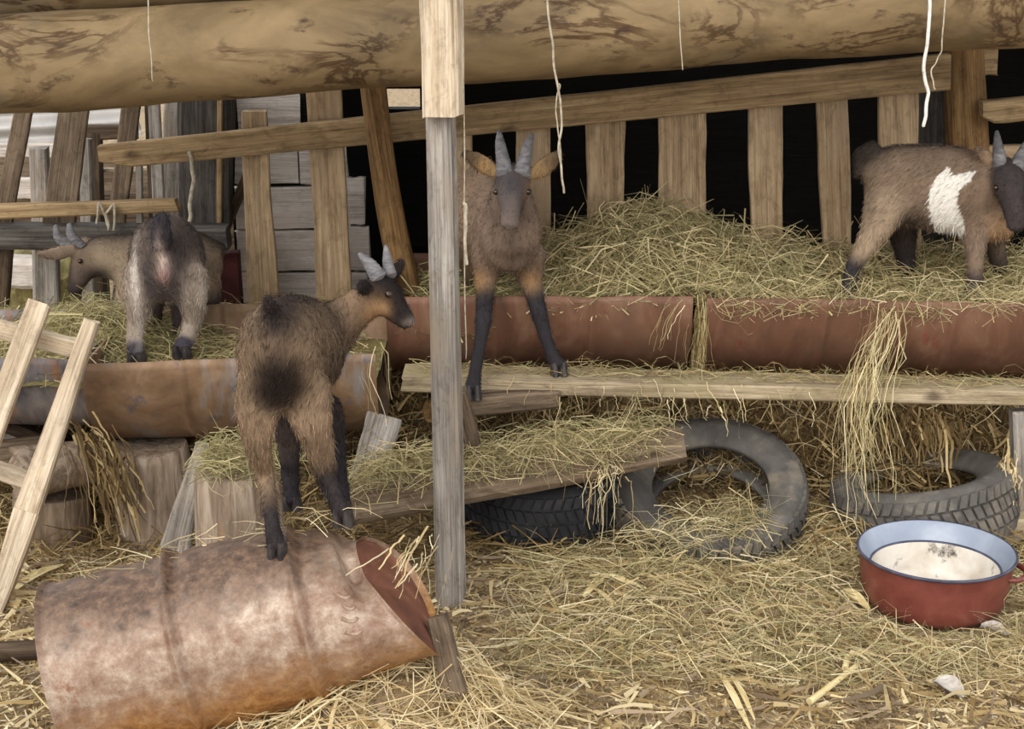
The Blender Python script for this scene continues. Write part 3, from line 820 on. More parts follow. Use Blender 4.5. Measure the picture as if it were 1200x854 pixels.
# ------------------------------------------------------------------ tyres
def tyre(name, label, c, R, wdt, normal, spin=0.0, mat='rubber'):
    root = thing(name, label, 'tyre', c, 'old car tyres under the bench')
    zl = nrm(normal); xl = nrm(np.cross([0, 1, 0.2], zl)); yl = np.cross(zl, xl)
    Mx = Matrix(((xl[0], yl[0], zl[0], c[0]), (xl[1], yl[1], zl[1], c[1]), (xl[2], yl[2], zl[2], c[2]), (0, 0, 0, 1)))
    h = wdt / 2; Ri = R * 0.60
    prof = [(R * 0.955, h * 0.78), (R * 0.92, h * 0.93), (R * 0.84, h), (R * 0.80, h * 1.02), (R * 0.79, h * 0.99), (R * 0.72, h * 0.93), (R * 0.66, h * 0.82), (Ri, h * 0.72), (Ri * 0.99, h * 0.55),
            (Ri * 1.06, h * 0.5), (R * 0.82, h * 0.8), (R * 0.89, h * 0.6), (R * 0.91, 0)]
    prof = prof + [(r, -z) for r, z in prof[-2::-1]] 
    prof = prof + [(R * 0.962, -h * 0.6), (R * 0.965, 0), (R * 0.962, h * 0.6)]
    seg = 64; V = []; Fc = []; n = len(prof)
    for k in range(seg):
        a = 2 * math.pi * k / seg
        for r, z in prof: V.append((r * math.cos(a), r * math.sin(a), z))
    for k in range(seg):
        for j in range(n):
            a = k * n + j; b = k * n + (j + 1) % n; c2 = ((k + 1) % seg) * n + (j + 1) % n; d = ((k + 1) % seg) * n + j
            Fc.append((a, d, c2, b))
    me = bpy.data.meshes.new('carcass'); me.from_pydata(V, [], Fc); me.update()
    for p in me.polygons: p.use_smooth = True
    obj('carcass', me, M[mat], root, Mx)
    # tread blocks in four rows
    V = []; Fc = []
    nb = 54
    for row, (z0, z1) in enumerate(((-0.84, -0.50), (-0.42, -0.05), (0.05, 0.42), (0.50, 0.84))):
        for k in range(nb):
            a0 = 2 * math.pi * (k + 0.25 * (row % 2)) / nb; a1 = a0 + 2 * math.pi / nb * 0.72
            sk = 0.012 * (1 if row in (0, 3) else -1) / R
            base = len(V)
            for (rr) in (R * 0.95, R):
                for (aa, zz) in ((a0, z0), (a1, z0), (a1 + sk, z1), (a0 + sk, z1)):
                    drop = 0.03 * R if abs(zz) > 0.8 else 0
                    V.append(((rr - drop) * math.cos(aa), (rr - drop) * math.sin(aa), zz * h))
            q = [(4, 5, 6, 7), (0, 1, 5, 4), (1, 2, 6, 5), (2, 3, 7, 6), (3, 0, 4, 7)]
            Fc += [tuple(base + i for i in f) for f in q]
    me = bpy.data.meshes.new('tread'); me.from_pydata(V, [], Fc); me.update()
    o = obj('tread', me, M[mat], root, Mx); o['kind'] = 'stuff'
    return root
c1 = P(832, 585, 4.10)
tyre('car_tyre', 'large dusty tyre propped at a slant in the middle under bench', c1, 0.262, 0.165, (-0.06, -0.40, 0.91))
c2 = P(636, 600, 4.20); c2[2] = 0.105
tyre('car_tyre', 'black tyre lying flat beneath the hay-covered beam', c2, 0.235, 0.17, (0.0, -0.05, 1), mat='rubberdark')
c3 = P(1082, 588, 4.14)
tyre('car_tyre', 'grey tyre lying behind the red enamel pot', c3, 0.250, 0.175, (-0.17, 0.10, 0.98))

# ------------------------------------------------------------------ enamel pot
pc = P(1097, 652, 3.67); pc[2] = 0.0
pot = thing('enamel_pot', 'wide red enamel pot with blue rim and white inside', 'pot', pc)
def lathe(name, prof, mat, seg=72, parent=None, closed=False):
    V = []; Fc = []; n = len(prof)
    for k in range(seg):
        a = 2 * math.pi * k / seg
        for r, z in prof: V.append((pc[0] + r * math.cos(a), pc[1] + r * math.sin(a), z))
    for k in range(seg):
        for j in range(n - 1):
            a = k * n + j; d = ((k + 1) % seg) * n + j; Fc.append((a, d, d + 1, a + 1))
    me = bpy.data.meshes.new(name); me.from_pydata(V, [], Fc); me.update()
    for p in me.polygons: p.use_smooth = True
    return obj(name, me, mat, parent, origin=tuple(pc))
zr = 0.150
lathe('outer_wall', [(0.0, 0.008), (0.135, 0.008), (0.155, 0.014), (0.168, 0.03), (0.176, 0.06), (0.181, 0.10), (0.184, zr - 0.004)], M['enamelred'], parent=pot)
lathe('rim_edge', [(0.184, zr - 0.006), (0.190, zr - 0.004), (0.1925, zr), (0.190, zr + 0.004), (0.186, zr + 0.003)], M['enameldark'], parent=pot)
lathe('inner_band', [(0.186, zr + 0.003), (0.180, zr - 0.002), (0.168, zr - 0.024), (0.158, zr - 0.040)], M['enamelblue'], parent=pot)
lathe('inner_edge', [(0.158, zr - 0.040), (0.1565, zr - 0.0385), (0.154, zr - 0.040), (0.153, zr - 0.043)], M['enameldark'], parent=pot)
lathe('inner_bowl', [(0.153, zr - 0.043), (0.150, zr - 0.06), (0.142, 0.04), (0.128, 0.022), (0.10, 0.017), (0.0, 0.016)], M['enamelwhite'], parent=pot)
hp = []
for q in np.linspace(0, 1, 13):
    an = math.radians(-34 + 34 * q); bulge = math.sin(q * math.pi) ** 0.5 * 0.034
    hp.append(np.array([pc[0] + (0.180 + bulge) * math.cos(an), pc[1] + (0.180 + bulge) * math.sin(an), 0.115]))
tube('handle', hp, 0.007, M['enamelred'], pot, 8)

# ------------------------------------------------------------------ strings
def string(name, label, pts, r, mat, wob=0.004, n=40):
    P3 = [P(*p) for p in pts]
    P3 = np.array(P3); k = len(P3)
    t = np.linspace(0, k - 1, n); ii = np.minimum(t.astype(int), k - 2); f = (t - ii)[:, None]
    Q = P3[ii] * (1 - f) + P3[ii + 1] * f
    Q[1:-1] += np.stack([fnoise(t * 3, 1, 1, SEED[0]), 0.5 * fnoise(t * 3, 2, 1, SEED[0] + 3), 0 * t], 1)[1:-1] * wob
    SEED[0] += 1
    return tag(tube(name, list(Q), r, mat, None, 6), label, 'string', 'strings hanging from the log')
LY = 3.84
string('hanging_string', 'thin string hanging over the left part of the log', [(172, -60, 3.80), (175, 40, 3.79), (179, 95, 3.80)], 0.0016, M['string'], 0.002)
string('hanging_string', 'long thin string beside the grey post', [(541, -60, 3.62), (543, 120, 3.62), (544, 300, 3.66), (546, 420, 3.68)], 0.0016, M['string'], 0.003)
string('hanging_string', 'frayed loop of twine hanging above the kid’s ear', [(638, -60, 3.78), (645, 40, 3.78), (655, 100, 3.80), (658, 130, 3.8), (657, 180, 3.8), (661, 226, 3.8)], 0.0027, M['string'], 0.006)
string('hanging_string', 'second strand of the twine loop near the ear', [(655, 98, 3.80), (651, 118, 3.8), (653, 150, 3.8), (657, 190, 3.8)], 0.0018, M['string'], 0.005)
string('hanging_string', 'fine thread on the log right of centre', [(793, -60, 3.80), (797, 40, 3.79), (800, 82, 3.80)], 0.0014, M['string'], 0.001)
string('hanging_string', 'thick white rope end hanging at the right', [(1090, -60, 3.80), (1087, 30, 3.79), (1083, 80, 3.8), (1086, 110, 3.8), (1082, 148, 3.8)], 0.0042, M['whitestring'], 0.006)
string('hanging_string', 'brownish twine just right of the white rope', [(1106, -60, 3.80), (1107, 30, 3.79), (1104, 60, 3.8), (1092, 80, 3.8), (1096, 105, 3.8)], 0.0018, M['string'], 0.006)
string('rail_tie', 'pale twine knotted around the left fence rail', [(113, 262, 4.82), (116, 236, 4.82), (124, 256, 4.82), (128, 272, 4.82), (124, 250, 4.82), (134, 238, 4.82), (133, 270, 4.82)], 0.004, M['string'], 0.004)
string('rail_tie', 'limp twine hanging from the rack rail end', [(222, 178, 4.72), (227, 210, 4.72), (224, 240, 4.72), (221, 265, 4.72)], 0.006, M['string'], 0.006)
string('frayed_cord', 'frayed pale cord end halfway down the grey post', [(543, 238, 3.63), (546, 270, 3.63), (547, 310, 3.64)], 0.004, M['string'], 0.006)

# ================================================================== GOATS
def goat(name, label, spec, cols, seed=0, hair=22000, group='goat kids at the hay rack'):
    """spec: px/py/Y joint chains; every chain is lofted, the union is voxel-remeshed into one continuous body"""
    def W(pt): return P(pt[0], pt[1], pt[2])
    chains = []; bones = []
    def add(chain, ca, cb, side=None, flat=None):
        pa = []
        for q in chain:
            w_ = W(q); s = m_per_px(w_)
            pa.append((w_, q[3] * s, (q[4] if len(q) > 4 else q[3]) * s))
        chains.append((pa, side))
        n = len(pa)
        for i in range(n - 1):
            f0 = i / (n - 1); f1 = (i + 1) / (n - 1)
            if callable(ca): k0, k1 = ca(f0), ca(f1)
            else: k0 = np.asarray(ca, float) * (1 - f0) + np.asarray(cb, float) * f0; k1 = np.asarray(ca, float) * (1 - f1) + np.asarray(cb, float) * f1
            bones.append((pa[i][0], pa[i + 1][0], pa[i][1] * 0.5 + pa[i][2] * 0.5, pa[i + 1][1] * 0.5 + pa[i + 1][2] * 0.5, k0, k1))
        return pa
    sv = np.asarray(spec['side'], float)
    sp_ = add(spec['spine'], cols['rump'], cols['chest'], sv)
    add(spec['neck'], cols['chest'], cols['neck'], spec.get('neckside', sv))
    hd = add(spec['head'], cols['poll'], cols['muzzle'], spec.get('headside', sv))
    for i, l in enumerate(spec['legs']):
        up, lo, fr = cols['legs'][i] if len(cols['legs']) > i else cols['legs'][0]
        add(l, (lambda f, up=up, lo=lo, fr=fr: np.asarray(up, float) if f < fr else np.asarray(lo, float)), None)
    if 'tail' in spec: add(spec['tail'], cols['tail'], cols['tail'], sv)
    for e in spec['ears']: add(e[0], cols['ear'], cols.get('eartip', cols['ear']), e[1])
    for ex in spec.get('extra', []): add(ex[0], ex[1], ex[1], sv)
    V = []; Fc = []
    for pa, s in chains:
        v, f = loft(pa, 14, s)
        b = len(V); V += [tuple(x) for x in v]; Fc += [tuple(b + i for i in q) for q in f]
    me = bpy.data.meshes.new('tmp'); me.from_pydata(V, [], Fc); me.update()
    to = bpy.data.objects.new('tmp', me); COL.objects.link(to)
    rm = to.modifiers.new('r', 'REMESH'); rm.mode = 'VOXEL'; rm.voxel_size = 0.0055; rm.use_smooth_shade = True
    smo = to.modifiers.new('s', 'SMOOTH'); smo.factor = 0.5; smo.iterations = 7
    dg = bpy.context.evaluated_depsgraph_get(); dg.update()
    body = bpy.data.meshes.new_from_object(to.evaluated_get(dg))
    bpy.data.objects.remove(to); bpy.data.meshes.remove(me)
    body.name = 'body'
    nv = len(body.vertices)
    co = np.empty(nv * 3, np.float32); body.vertices.foreach_get('co', co); co = co.reshape(-1, 3).astype(float)
    ne = len(body.edges); ed = np.empty(ne * 2, np.int32); body.edges.foreach_get('vertices', ed); ed = ed.reshape(-1, 2)
    bd = np.full(nv, 1e9); br = np.zeros(nv)
    for (p0, p1, r0, r1, k0, k1) in bones:
        dd = p1 - p0; tt_ = np.clip(((co - p0) @ dd) / (np.dot(dd, dd) + 1e-9), 0, 1); rl = r0 + (r1 - r0) * tt_
        ds = np.linalg.norm(co - (p0 + tt_[:, None] * dd), axis=1) - rl
        kk_ = ds < bd; bd[kk_] = ds[kk_]; br[kk_] = rl[kk_]
    msk = sstep(0.022, 0.040, br)[:, None]
    deg = np.bincount(ed.ravel(), minlength=nv)[:, None] + 1e-9
    for _ in range(45):
        avg = np.stack([np.bincount(ed[:, 0], co[ed[:, 1], a_], nv) + np.bincount(ed[:, 1], co[ed[:, 0], a_], nv) for a_ in range(3)], 1) / deg
        co = co + (avg - co) * 0.6 * msk
    body.vertices.foreach_set('co', co.astype(np.float32).ravel()); body.update()
    no = np.empty(nv * 3, np.float32); body.vertices.foreach_get('normal', no); no = no.reshape(-1, 3).astype(float)
    best = np.full(nv, 1e9); C = np.zeros((nv, 3)); wsum = np.zeros(nv); flow = np.zeros((nv, 3))
    for (p0, p1, r0, r1, k0, k1) in bones:
        d = p1 - p0; L2 = np.dot(d, d) + 1e-9
        t = np.clip(((co - p0) @ d) / L2, 0, 1)
        dist = np.linalg.norm(co - (p0 + t[:, None] * d), axis=1) / (r0 + (r1 - r0) * t + 0.004)
        wgt = np.exp(-7.0 * dist)
        C += wgt[:, None] * (lin(k0)[None] * (1 - t[:, None]) + lin(k1)[None] * t[:, None]); wsum += wgt
        flow += wgt[:, None] * nrm(d)
    C /= wsum[:, None]
    # dark dorsal stripe along the spine
    sp0 = sp_[0][0]; sp1 = sp_[-1][0]; d = sp1 - sp0
    t = ((co - sp0) @ d) / np.dot(d, d)
    lat = np.abs((co - (sp0 + t[:, None] * d)) @ nrm(sv))
    hgt = (co - (sp0 + t[:, None] * d))[:, 2]
    k = np.exp(-(lat / (spec.get('stripe', 0.022))) ** 2) * sstep(0.035, 0.075, hgt) * (t > -0.35) * (t < 1.5)
    C = C * (1 - k[:, None] * 0.85) + lin(cols['stripe']) * k[:, None] * 0.85
    nz = noise3(co, 38, seed) * 0.5 + noise3(co, 110, seed + 4) * 0.5
    C *= np.clip(1 + spec.get('mott', 0.35) * nz, 0.2, 2)[:, None]
    if 'paint' in spec: C = spec['paint'](co, no, C)
    C = np.clip(C, 0.004, 1)
    at = body.attributes.new('Col', 'FLOAT_COLOR', 'POINT')
    c4 = np.ones((nv, 4), np.float32); c4[:, :3] = C; at.data.foreach_set('color', c4.ravel())
    body.materials.clear()
    for p in body.polygons: p.use_smooth = True
    base = co[:, 2].min()
    root = thing(name, label, 'goat', (sp_[1][0][0], sp_[1][0][1], base), group)
    obj('body', body, M['fur'], root, origin=tuple(co.mean(axis=0)))
    # coat hair: short thin strips following the body
    r = np.random.default_rng(seed + 100)
    idx = r.integers(0, nv, hair)
    fl = flow[idx]; fl = fl.copy()
    nspine = len(spec['spine']) - 1
    dirn = nrm(fl)
    back = -nrm(d)
    dirs = np.where((no[idx] @ np.array([0, 0, 1.0]))[:, None] > -2, dirn, dirn)
    # spine runs rump->chest so hair on trunk goes the other way
    trunk = np.exp(-4 * np.abs(lat[idx]) / 0.1)[:, None]
    onleg = (co[idx, 2] < sp_[1][0][2] - 0.10)[:, None]
    hd_dir = np.where(onleg, np.array([0, 0, -1.0]) + 0 * dirn, back[None] * 0.8 + np.array([0, 0, -0.6]))
    hd_dir = hd_dir - no[idx] * (hd_dir * no[idx]).sum(1, keepdims=True)
    hd_dir = nrm(nrm(hd_dir) + no[idx] * r.uniform(0.05, 0.28, (hair, 1)) + r.normal(0, 0.25, (hair, 3)))
    hdc = np.mean([q[0] for q in hd], axis=0)
    dh = np.linalg.norm(co[idx] - hdc, axis=1)
    ln = r.uniform(0.008, 0.022, hair) * spec.get('fluff', 1.0)
    ln = np.where(dh < 0.10, ln * 0.35, ln)
    ln = np.where(co[idx, 2] < base + 0.16, ln * 0.5, ln)
    st = co[idx] + r.normal(0, 0.002, (hair, 3))
    u = np.linspace(0, 1, 3)
    paths = st[:, None, :] + hd_dir[:, None, :] * (ln[:, None] * u[None])[:, :, None]
    paths[:, :, 2] -= (u[None] ** 2) * ln[:, None] * 0.3
    hc = np.clip(C[idx] * (1 + r.normal(0, 0.30, (hair, 1))), 0.004, 1)
    Vh, Fh, Ch = ribbons(paths, r.uniform(0.0009, 0.0019, hair), hc, 0.15)
    o = obj('coat', raw_mesh('coat', Vh, Fh, Ch, False), M['fur'], root, origin=tuple(co.mean(axis=0))); o['kind'] = 'stuff'
    for h in spec['horns']:
        pts = [W(q) for q in h]
        rr = [q[3] * m_per_px(p) for q, p in zip(h, pts)]
        # smooth the horn path and give it growth rings
        n = 26; tt = np.linspace(0, len(pts) - 1, n); pa = []
        Pn = np.array(pts)
        for j, x in enumerate(tt):
            i0 = min(int(x), len(pts) - 2); f = x - i0; fs = f
            a0 = Pn[max(i0 - 1, 0)]; a1 = Pn[i0]; a2 = Pn[i0 + 1]; a3 = Pn[min(i0 + 2, len(pts) - 1)]
            q = 0.5 * (2 * a1 + (a2 - a0) * fs + (2 * a0 - 5 * a1 + 4 * a2 - a3) * fs ** 2 + (-a0 + 3 * a1 - 3 * a2 + a3) * fs ** 3)
            rad = rr[i0] * (1 - f) + rr[i0 + 1] * f
            rad *= 1 + 0.05 * math.sin(j * 2.2)
            pa.append((q, rad, rad * 1.25))
        v, f = loft(pa, 12)
        mh = bpy.data.meshes.new('horn'); mh.from_pydata([tuple(x) for x in v], [], f); mh.update()
        for p in mh.polygons: p.use_smooth = True
        obj('horn', mh, M['horn'], root, origin=tuple(pts[0]))
    for e in spec.get('eyes', []):
        c = W(e); r_ = e[3] * m_per_px(c)
        V = []; Fc = []
        for i in range(9):
            for j in range(14):
                th = math.pi * i / 8; ph = 2 * math.pi * j / 14
                V.append((c[0] + r_ * math.sin(th) * math.cos(ph), c[1] + r_ * math.sin(th) * math.sin(ph), c[2] + r_ * math.cos(th)))
        for i in range(8):
            for j in range(14):
                a = i * 14 + j; b = i * 14 + (j + 1) % 14; Fc.append((a, a + 14, b + 14, b))
        mh = bpy.data.meshes.new('eye'); mh.from_pydata(V, [], Fc); mh.update()
        for p in mh.polygons: p.use_smooth = True
        obj('eye', mh, M['eye'], root, origin=tuple(c))
    for l in spec['legs']:
        q = l[-1]; c = W(q); r_ = q[3] * m_per_px(c)
        f = nrm(np.asarray(spec.get('heading', -np.asarray(d) * 0 + d), float) * np.array([1, 1, 0])); s = np.array([-f[1], f[0], 0])
        for sd in (-1, 1):
            V = []; Fc = []; n = 10
            for (zz, sc, fw) in ((0.014, 0.75, -0.15), (0.0, 0.95, 0.0), (-0.022, 1.15, 0.25)):
                for k in range(n):
                    a = 2 * math.pi * k / n
                    V.append(tuple(c + s * (sd * r_ * 0.50 + math.cos(a) * r_ * 0.52 * sc) + f * (r_ * fw + math.sin(a) * r_ * 1.0 * sc) + np.array([0, 0, zz])))
            for i in range(2):
                for k in range(n):
                    a = i * n + k; b = i * n + (k + 1) % n; Fc.append((a, a + n, b + n, b))
            Fc.append(tuple(range(n))); Fc.append(tuple(reversed(range(2 * n, 3 * n))))
            mh = bpy.data.meshes.new('hoof'); mh.from_pydata(V, [], Fc); mh.update()
            obj('hoof', mh, M['hoof'], root, origin=tuple(c))
    return root

BR = (142, 112, 82); TAN = (172, 142, 108); DK = (44, 40, 42); GR = (92, 84, 80); LT = (196, 182, 166)

# --- kid on the drum, seen from behind, head turned right
def paintA(co, no, C):
    # black patch under the tail
    c = P(325, 452, 2.97)
    k = np.exp(-(((co[:, 0] - c[0]) / 0.056) ** 2 + ((co[:, 2] - c[2]) / 0.066) ** 2) ** 2.5) * (co[:, 1] < 3.12)
    C = C * (1 - 0.92 * k[:, None]) + lin((26, 21, 22)) * 0.92 * k[:, None]
    c = P(322, 362, 3.0)
    k = np.exp(-(((co[:, 0] - c[0]) / 0.045) ** 2 + ((co[:, 2] - c[2]) / 0.08) ** 2)) * (co[:, 1] < 3.2)
    C = C * (1 - 0.6 * k[:, None]) + lin((44, 38, 37)) * 0.6 * k[:, None]
    c = P(330, 500, 3.0)
    k = np.exp(-(((co[:, 0] - c[0]) / 0.03) ** 2 + ((co[:, 2] - c[2]) / 0.022) ** 2)) * (co[:, 1] < 3.2)
    C = C * (1 - 0.7 * k[:, None]) + lin((190, 165, 140)) * 0.7 * k[:, None]
    # pale brown cheek with dark mask
    c = P(446, 362, 3.42)
    k = np.exp(-(np.linalg.norm(co - c, axis=1) / 0.03) ** 2)
    C = C * (1 - 0.85 * k[:, None]) + lin((176, 138, 100)) * 0.85 * k[:, None]
    for (x, y, r_, col) in ((466, 350, 0.045, (20, 18, 20)), (450, 322, 0.036, (20, 18, 20)), (466, 366, 0.024, (34, 31, 33)), (446, 364, 0.017, (176, 140, 102)), (484, 381, 0.012, (150, 138, 128)), (474, 380, 0.008, (120, 106, 98)), (452, 380, 0.02, (44, 38, 38)), (438, 372, 0.018, (150, 116, 84))):
        c = P(x, y, 3.40); k = np.exp(-(np.linalg.norm((co - c) * np.array([1, 0.4, 1]), axis=1) / r_) ** 2)
        C = C * (1 - 0.8 * k[:, None]) + lin(col) * 0.8 * k[:, None]
    return C
goat('goat_kid', 'brown goat kid standing on the rusty drum, seen from behind', dict(
    side=(0.97, -0.2, 0), fluff=0.75, heading=(0.15, 1, 0), mott=0.8, stripe=0.036,
    spine=[(326, 428, 3.00, 44, 56), (328, 412, 3.08, 51, 66), (338, 406, 3.20, 52, 64), (356, 408, 3.32, 46, 62), (372, 412, 3.40, 36, 50)],
    neck=[(368, 402, 3.38, 36, 46), (392, 384, 3.42, 28, 36), (418, 362, 3.44, 22, 29), (438, 346, 3.45, 20, 24)],
    headside=(-0.3, 0.95, 0),
    head=[(434, 334, 3.46, 17, 17), (446, 340, 3.45, 22, 24), (457, 352, 3.44, 19, 22), (468, 368, 3.43, 13, 15), (480, 379, 3.43, 9, 10)],
    legs=[[(306, 446, 3.03, 28, 36), (300, 490, 3.01, 23, 27), (303, 528, 3.02, 15, 16), (312, 560, 3.05, 10), (318, 608, 2.94, 9), (322, 632, 2.91, 11), (325, 642, 2.90, 12)],
          [(356, 448, 3.05, 28, 36), (366, 496, 3.04, 23, 26), (375, 528, 3.06, 16, 17), (382, 554, 3.08, 12), (394, 586, 3.05, 10), (402, 604, 3.02, 12)],
          [(330, 470, 3.34, 20), (338, 515, 3.37, 14), (340, 550, 3.38, 11), (341, 575, 3.38, 10), (342, 586, 3.38, 11)],
          [(382, 470, 3.36, 20), (392, 520, 3.38, 13), (398, 560, 3.38, 10), (402, 592, 3.38, 10)]],
    tail=[(318, 364, 3.01, 12, 7), (316, 354, 2.99, 8, 6), (313, 346, 2.98, 5, 3)],
    ears=[([(432, 336, 3.41, 8, 5), (425, 336, 3.38, 11, 5), (421, 338, 3.35, 6, 4)], (0, 0.2, 1)), ([(458, 325, 3.49, 8, 4), (466, 314, 3.52, 8, 4), (472, 304, 3.54, 4, 3)], (0.7, 0, -0.7))],
    horns=[[(444, 326, 3.44, 9), (434, 311, 3.45, 7), (421, 297, 3.47, 2)], [(457, 322, 3.46, 8), (454, 305, 3.49, 6), (452, 288, 3.52, 2)]],
    eyes=[(455, 345, 3.375, 4.5)], paint=paintA),
    dict(rump=(116, 97, 78), chest=(88, 74, 62), neck=(128, 104, 82), poll=(38, 34, 34), muzzle=(58, 52, 50), stripe=(44, 38, 37),
         legs=[((130, 109, 88), (48, 43, 43), 0.52), ((134, 113, 92), (48, 43, 43), 0.52), ((70, 60, 56), (50, 46, 48), 0.3), ((60, 52, 50), (48, 44, 46), 0.3)],
         tail=(66, 56, 52), ear=(40, 34, 34), eartip=(54, 46, 44)), seed=1, hair=36000)

# --- kid facing the camera on the bench
def paintB(co, no, C):
    c = P(588, 238, 4.0)
    for (x, y, s, kcol) in ((575, 235, 0.016, (176, 142, 96)), (623, 232, 0.018, (170, 132, 84))):
        c = P(x, y, 4.04); k = np.exp(-(np.linalg.norm((co - c) * np.array([1, 0.5, 0.5]), axis=1) / s) ** 2)
        C = C * (1 - 0.7 * k[:, None]) + lin(kcol) * 0.7 * k[:, None]
    for (x, y, r_) in ((600, 285, 0.022), (600, 312, 0.022), (583, 262, 0.015), (618, 262, 0.015)):
        c = P(x, y, 4.05); k = np.exp(-(np.linalg.norm((co - c) * np.array([1, 0.3, 0.7]), axis=1) / r_) ** 2)
        C = C * (1 - 0.5 * k[:, None]) + lin((66, 56, 52)) * 0.5 * k[:, None]
    for (x, y) in ((562, 330), (622, 328)):
        c = P(x, y, 4.2); k = np.exp(-(np.linalg.norm(co - c, axis=1) / 0.03) ** 2)
        C = C * (1 - 0.5 * k[:, None]) + lin((170, 130, 82)) * 0.5 * k[:, None]
    for (x, y, r_, col) in ((591, 265, 0.006, (50, 44, 44)), (603, 265, 0.006, (50, 44, 44)), (597, 269, 0.012, (134, 118, 110)), (600, 216, 0.030, (56, 54, 58)), (597, 240, 0.018, (92, 82, 78)), (566, 195, 0.012, (186, 148, 100))):
        c = P(x, y, 3.98 if x != 566 else 4.08); k = np.exp(-(np.linalg.norm((co - c) * np.array([1, 0.4, 1]), axis=1) / r_) ** 2)
        C = C * (1 - 0.75 * k[:, None]) + lin(col) * 0.75 * k[:, None]
    c = P(602, 203, 3.98); k = np.exp(-(np.linalg.norm(co - c, axis=1) / 0.016) ** 2)
    return C * (1 - 0.8 * k[:, None]) + lin((190, 178, 172)) * 0.8 * k[:, None]
goat('goat_kid', 'greyish brown kid facing forward with front hooves on the bench', dict(
    side=(1, 0.15, 0), heading=(0.1, -1, 0), fluff=0.55,
    spine=[(560, 252, 4.66, 36, 44), (564, 246, 4.54, 42, 54), (576, 252, 4.40, 44, 56), (592, 266, 4.26, 42, 52), (600, 276, 4.15, 36, 46)],
    neck=[(599, 276, 4.19, 36, 42), (599, 248, 4.16, 30, 36), (600, 220, 4.11, 23, 28)],
    headside=(1, 0, 0),
    head=[(602, 202, 4.11, 17, 16), (601, 210, 4.06, 23, 21), (600, 226, 4.03, 22, 20), (599, 242, 4.00, 14.5, 17), (598, 256, 3.985, 12, 14), (597, 266, 3.975, 11.5, 9)],
    legs=[[(574, 292, 4.24, 24, 30), (569, 328, 4.22, 14), (568, 350, 4.18, 10), (567, 374, 4.14, 10), (563, 400, 4.10, 7.5), (557, 435, 4.05, 7.5), (554, 456, 4.02, 10)],
          [(616, 296, 4.24, 24, 30), (622, 330, 4.23, 14), (628, 352, 4.21, 10), (633, 372, 4.19, 9.5), (641, 400, 4.17, 7.5), (649, 420, 4.16, 8), (655, 429, 4.15, 10)],
          [(552, 282, 4.62, 24, 30), (556, 320, 4.6, 15), (560, 350, 4.62, 10), (560, 372, 4.58, 10)],
          [(592, 285, 4.62, 22, 30), (594, 320, 4.6, 14), (594, 350, 4.62, 10), (594, 372, 4.58, 10)]],
    tail=[(564, 236, 4.72, 10, 8), (562, 226, 4.75, 6, 6)],
    ears=[([(584, 204, 4.10, 5, 7), (570, 195, 4.10, 4, 12), (556, 186, 4.11, 4, 11), (542, 178, 4.12, 3, 4)], (0, 1, 0.3)),
          ([(620, 206, 4.10, 5, 7), (634, 199, 4.10, 4, 12), (647, 188, 4.11, 4, 11), (658, 178, 4.12, 3, 5)], (0, 1, 0.3))],
    horns=[[(592, 206, 4.045, 11), (589, 186, 4.08, 8), (586, 168, 4.12, 6), (585, 154, 4.16, 2)], [(611, 206, 4.045, 11), (615, 186, 4.08, 8), (619, 170, 4.12, 6), (624, 158, 4.16, 2)]],
    eyes=[(581, 225, 4.022, 3.6), (619, 225, 4.022, 3.6)], paint=paintB),
    dict(rump=(182, 154, 126), chest=(122, 104, 90), neck=(112, 96, 86), poll=(66, 62, 64), muzzle=(116, 102, 94), stripe=(70, 60, 56),
         legs=[((118, 98, 82), (50, 47, 49), 0.3), ((112, 94, 80), (50, 47, 49), 0.3), ((96, 80, 62), (54, 46, 44), 0.4), ((96, 80, 62), (54, 46, 44), 0.4)],
         tail=(70, 60, 56), ear=(172, 140, 98), eartip=(62, 52, 44)), seed=2, hair=36000)

# --- white-patched kid in the right trough
PATCH = [(1113, 196), (1118, 206), (1132, 203), (1148, 200), (1138, 212), (1124, 222), (1121, 238), (1128, 250), (1134, 268), (1133, 282), (1118, 284), (1104, 278), (1096, 262), (1089, 244), (1089, 224), (1098, 208)]
def inpoly(px, py, poly):
    ins = np.zeros(len(px), bool); n = len(poly)
    for i in range(n):
        x0, y0 = poly[i]; x1, y1 = poly[(i + 1) % n]
        c = ((y0 > py) != (y1 > py)) & (px < (x1 - x0) * (py - y0) / (y1 - y0 + 1e-9) + x0)
        ins ^= c
    return ins
def paintC(co, no, C):
    # patch outline laid out in the animal's own side plane
    pp = np.array([P(x, y, 4.33) for x, y in PATCH])
    wob = 0.004 * noise3(co, 90, 2)
    ins = inpoly(co[:, 0] + wob, co[:, 2] + wob, [(a[0], a[2]) for a in pp]) & (co[:, 1] < 4.45)
    for (x, y, r_, col) in ((1075, 262, 0.045, (70, 60, 54)), (1186, 246, 0.012, (128, 120, 116)), (1015, 186, 0.04, (54, 48, 42))):
        c = P(x, y, 4.34); k = np.exp(-(np.linalg.norm((co - c) * np.array([1, 0.3, 1.6]), axis=1) / r_) ** 2)
        C = C * (1 - 0.8 * k[:, None]) + lin(col) * 0.8 * k[:, None]
    C[ins] = lin((230, 225, 216))
    return C
